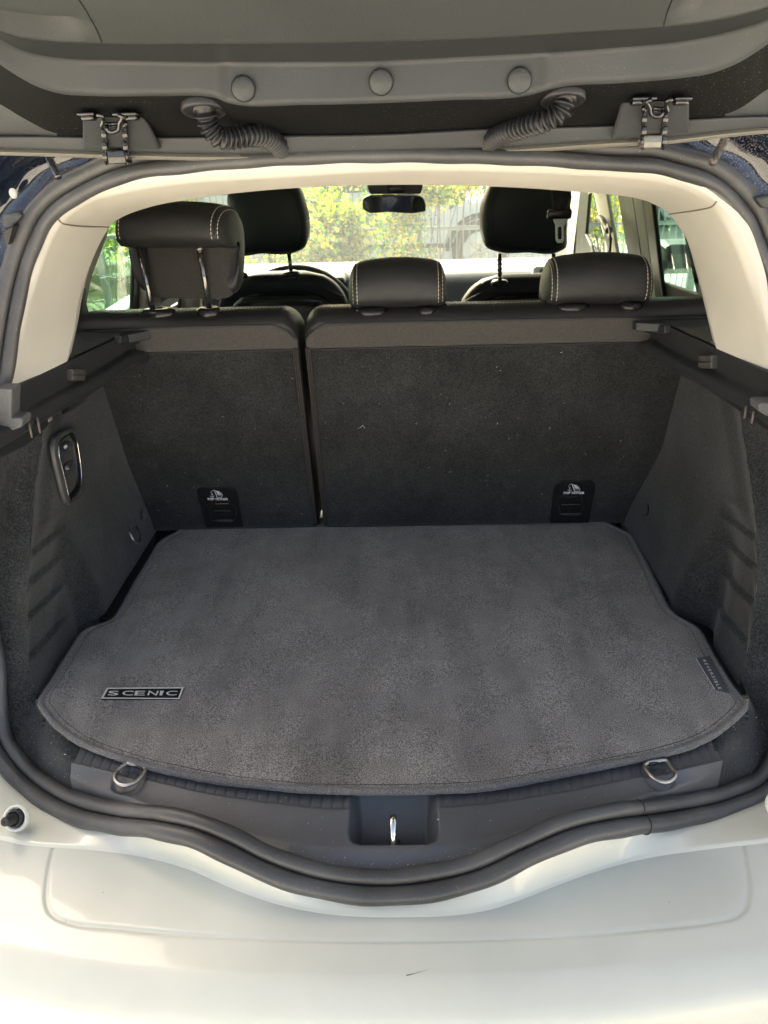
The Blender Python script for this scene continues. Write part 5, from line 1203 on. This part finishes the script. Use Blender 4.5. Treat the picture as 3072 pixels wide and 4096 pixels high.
# ================================================================== OUTSIDE
def shrub(name, label, c, r, nleaf, seed, trunk=True, mixy=.45, flat=1.0, leaf=.035, group=None, base_z=-.72):
    rg = np.random.default_rng(seed); t = thing(name, label, 'shrub', (c[0], c[1], base_z), group)
    nb = 15; cl = [np.array(c)+rg.normal(size=3)*np.array(r)*.55 for _ in range(nb)]; Vs = {k: [] for k in range(3)}; Fs = {k: [] for k in range(3)}
    for i in range(nleaf):
        b = cl[rg.integers(nb)]; p = b+rg.normal(size=3)*np.array(r)*.20; p[2] = max(p[2], base_z+.02)
        d = rg.normal(size=3); d /= np.linalg.norm(d); n = rg.normal(size=3); s = np.cross(d, n); s /= np.linalg.norm(s); L_ = leaf*rg.uniform(.6, 1.5)
        q = rg.random(); k = 1 if q < mixy else (0 if q < mixy+(1-mixy)*.6 else 2); V = Vs[k]; b0 = len(V)
        V += [p, p+d*L_*.5+s*L_*.28+np.cross(d, s)*L_*.08, p+d*L_, p+d*L_*.5-s*L_*.28+np.cross(d, s)*L_*.08]; Fs[k] += [(b0, b0+1, b0+2), (b0, b0+2, b0+3)]
    V = []; F = []; mi = []
    for k in range(3):
        b0 = len(V); V += Vs[k]; F += [tuple(i+b0 for i in f) for f in Fs[k]]; mi += [k]*len(Fs[k])
    cro = mk('crown', V, F, LEAFG, t, smooth=False); cro.data.materials.append(LEAFY); cro.data.materials.append(LEAFD); cro.data.polygons.foreach_set('material_index', mi)
    parts = []
    for b in cl: m_ = (np.array([c[0], c[1], base_z])+b)/2+rg.normal(size=3)*.05; parts.append(tube_vf(cr([(c[0], c[1], base_z), m_, b], 8), [.010, .008, .007, .006, .005, .004, .003, .002], 5))
    mk('stem', *merge(parts), BARK, t); return t
shrub('shrub', 'yellow-green shrub seen through the windscreen left of the mirror', (-.42, 5.3, .14), (.42, .35, .42), 14000, 1, group='shrubs in front of the car')
shrub('shrub', 'yellow-flecked shrub seen through the windscreen below and right of the mirror', (.26, 5.5, .47), (.50, .3, .11), 3800, 2, group='shrubs in front of the car', base_z=-.72)
shrub('shrub', 'green shrub with yellow leaf tufts seen through the left rear window', (-3.6, 8.4, .0), (.9, .8, .42), 14000, 3, mixy=.28, leaf=.05)
shrub('shrub', 'tall dark green hedge shrub filling the left rear window', (-4.6, 11.0, .35), (1.7, .8, .8), 20000, 4, mixy=.14, leaf=.075)
shrub('shrub', 'yellow-green shrub seen through the passenger window', (2.3, 8.6, .10), (.4, .4, .5), 2500, 5, mixy=.4)
# fence of thin upright wires between the shrubs and the parked car
fe = thing('wire_fence', 'grey fence of thin upright wires behind the windscreen shrubs', 'fence', (0, 6.6, -.72))
V0, F0 = tube_vf([(-2.4, 6.6, -.72), (-2.4, 6.6, .95)], .0045, 5); wm_ = None
for i in range(94):
    if wm_ is None:
        o = mk('wire', [(v[0]+2.4, v[1]-6.6, v[2]+.72) for v in V0], F0, FENC); wm_ = o.data; o.parent = fe
    else: o = bpy.data.objects.new('wire', wm_); link(o, fe)
    o.location = (-2.4+i*.052, 0, 0)
for x in (-2.42, 2.45): mkbm('post', rbox(x, 6.6, .13, .06, .06, 1.70, .004, 1), FENC, fe)
for z in (-.6, .12, .93): mkbm('rail', rbox(0, 6.6, z, 4.9, .02, .03, .003, 1), FENC, fe)
# parked cars
def wheel(c, r, par, ax=(0, 1, 0)):
    ax = np.array(ax, float); s = np.cross(ax, [0, 0, 1.]); u = np.array([0, 0, 1.]); Rg = lambda rad, h: [np.array(c)+ax*h+(math.cos(q)*s+math.sin(q)*u)*rad for q in np.linspace(0, 2*math.pi, 28, endpoint=False)]
    w_ = grid('wheel', [Rg(r*.62, -.10), Rg(r*.95, -.11), Rg(r, -.08), Rg(r, .08), Rg(r*.95, .11), Rg(r*.62, .10)], TYRE, par, cv=True)
    grid('rim', [Rg(r*.62, -.085), Rg(r*.58, -.06), Rg(r*.2, -.09), Rg(.001, -.09)], STEEL, w_, cv=True)
    for k in range(5):
        a = k*2*math.pi/5; p = np.array(c)-ax*.095; d = math.cos(a)*s+math.sin(a)*u; mk('rim_spoke', *tube_vf([p, p+d*r*.6], .02, 6), VANW, w_)
def parked_car(name, label, prof, y0, wdt, paint, wheels, glassq, r=.33):
    t = thing(name, label, 'van' if 'van' in name else 'car', (prof[0][0], y0+wdt/2, -.72)); P = cr([(x, 0, z) for x, z in prof], 120); N_ = len(P); rows = []
    for v, ins in ((0, .10), (.06, .03), (.14, 0), (.86, 0), (.94, .03), (1, .10)):
        rows.append([np.array([p[0], y0+wdt*v, p[2]-(ins*1.2 if p[2] > .1 else 0)]) for p in P])
    b = grid('body', rows, paint, t); mk('side_panel', [np.array([p[0], y0, p[2]-(.12 if p[2] > .1 else 0)]) for p in P], [tuple(range(N_))], paint, t)
    for q in glassq:
        V, F = prism([(x, y0-.002, z) for x, z in q], [0, -1, 0], .01); bevel_obj(mk('window', V, F, DGL, t, smooth=False), .003, 1)
    for x in wheels:
        wheel((x, y0+.08, -.72+r), r, t)
        V, F = tube_vf([(x+(r+.04)*math.cos(a), y0-.012, -.72+r+(r+.04)*math.sin(a)) for a in np.linspace(0, math.pi, 20)], .03, 6); mk('wheel_arch', V, F, TYRE, t)
    return t
pc = parked_car('parked_car', 'pale blue-silver car parked beyond the fence', [(1.95, -.50), (2.0, -.2), (1.9, .02), (1.3, .17), (.55, .25), (.0, .62), (-.9, .76), (-1.9, .70), (-2.4, .30), (-2.5, -.2), (-2.4, -.5), (.0, -.52), (1.95, -.50)], 9.2, 1.7, CARW, (.98, -1.65), [[(.45, .26), (-.05, .56), (-.9, .66), (-.9, .24)], [(-1.0, .24), (-1.0, .66), (-1.8, .60), (-2.1, .26)]])
mkbm('side_moulding', rbox(-.1, 9.19, -.33, 1.6, .02, .05, .008, 2), TYRE, pc)
vp = [(3.0, -.45), (3.0, .8), (3.3, 1.3), (4.6, 1.35), (5.35, 1.3), (5.42, .4), (5.5, -.45), (4.3, -.48), (3.0, -.45)]
vn = parked_car('parked_van', 'white van with a red tail lamp parked far off, seen through the right rear window', [(x*1.0-.4, z) for x, z in vp], 14.1, 2.2, VANW, (4.72, 3.2), [], r=.34)
q = Py(('5', 1103, 222), 14.08); mkbm('tail_lamp', rbox(q[0], 14.08, q[2], .16, .05, .42, .02, 2), REDL, vn)
# painted bay lines on the asphalt to the right
for k in range(4):
    o = mk('bay_line', [(3.0+k*.5, 4.5+k*2.4, -.716), (12+k*.5, 7.0+k*2.4, -.716), (12+k*.5, 7.12+k*2.4, -.716), (3.0+k*.5, 4.62+k*2.4, -.716)], [(0, 1, 2, 3)], M('road_paint_%d' % k, (.42, .42, .40), .8), None, smooth=False); o['kind'] = 'structure'
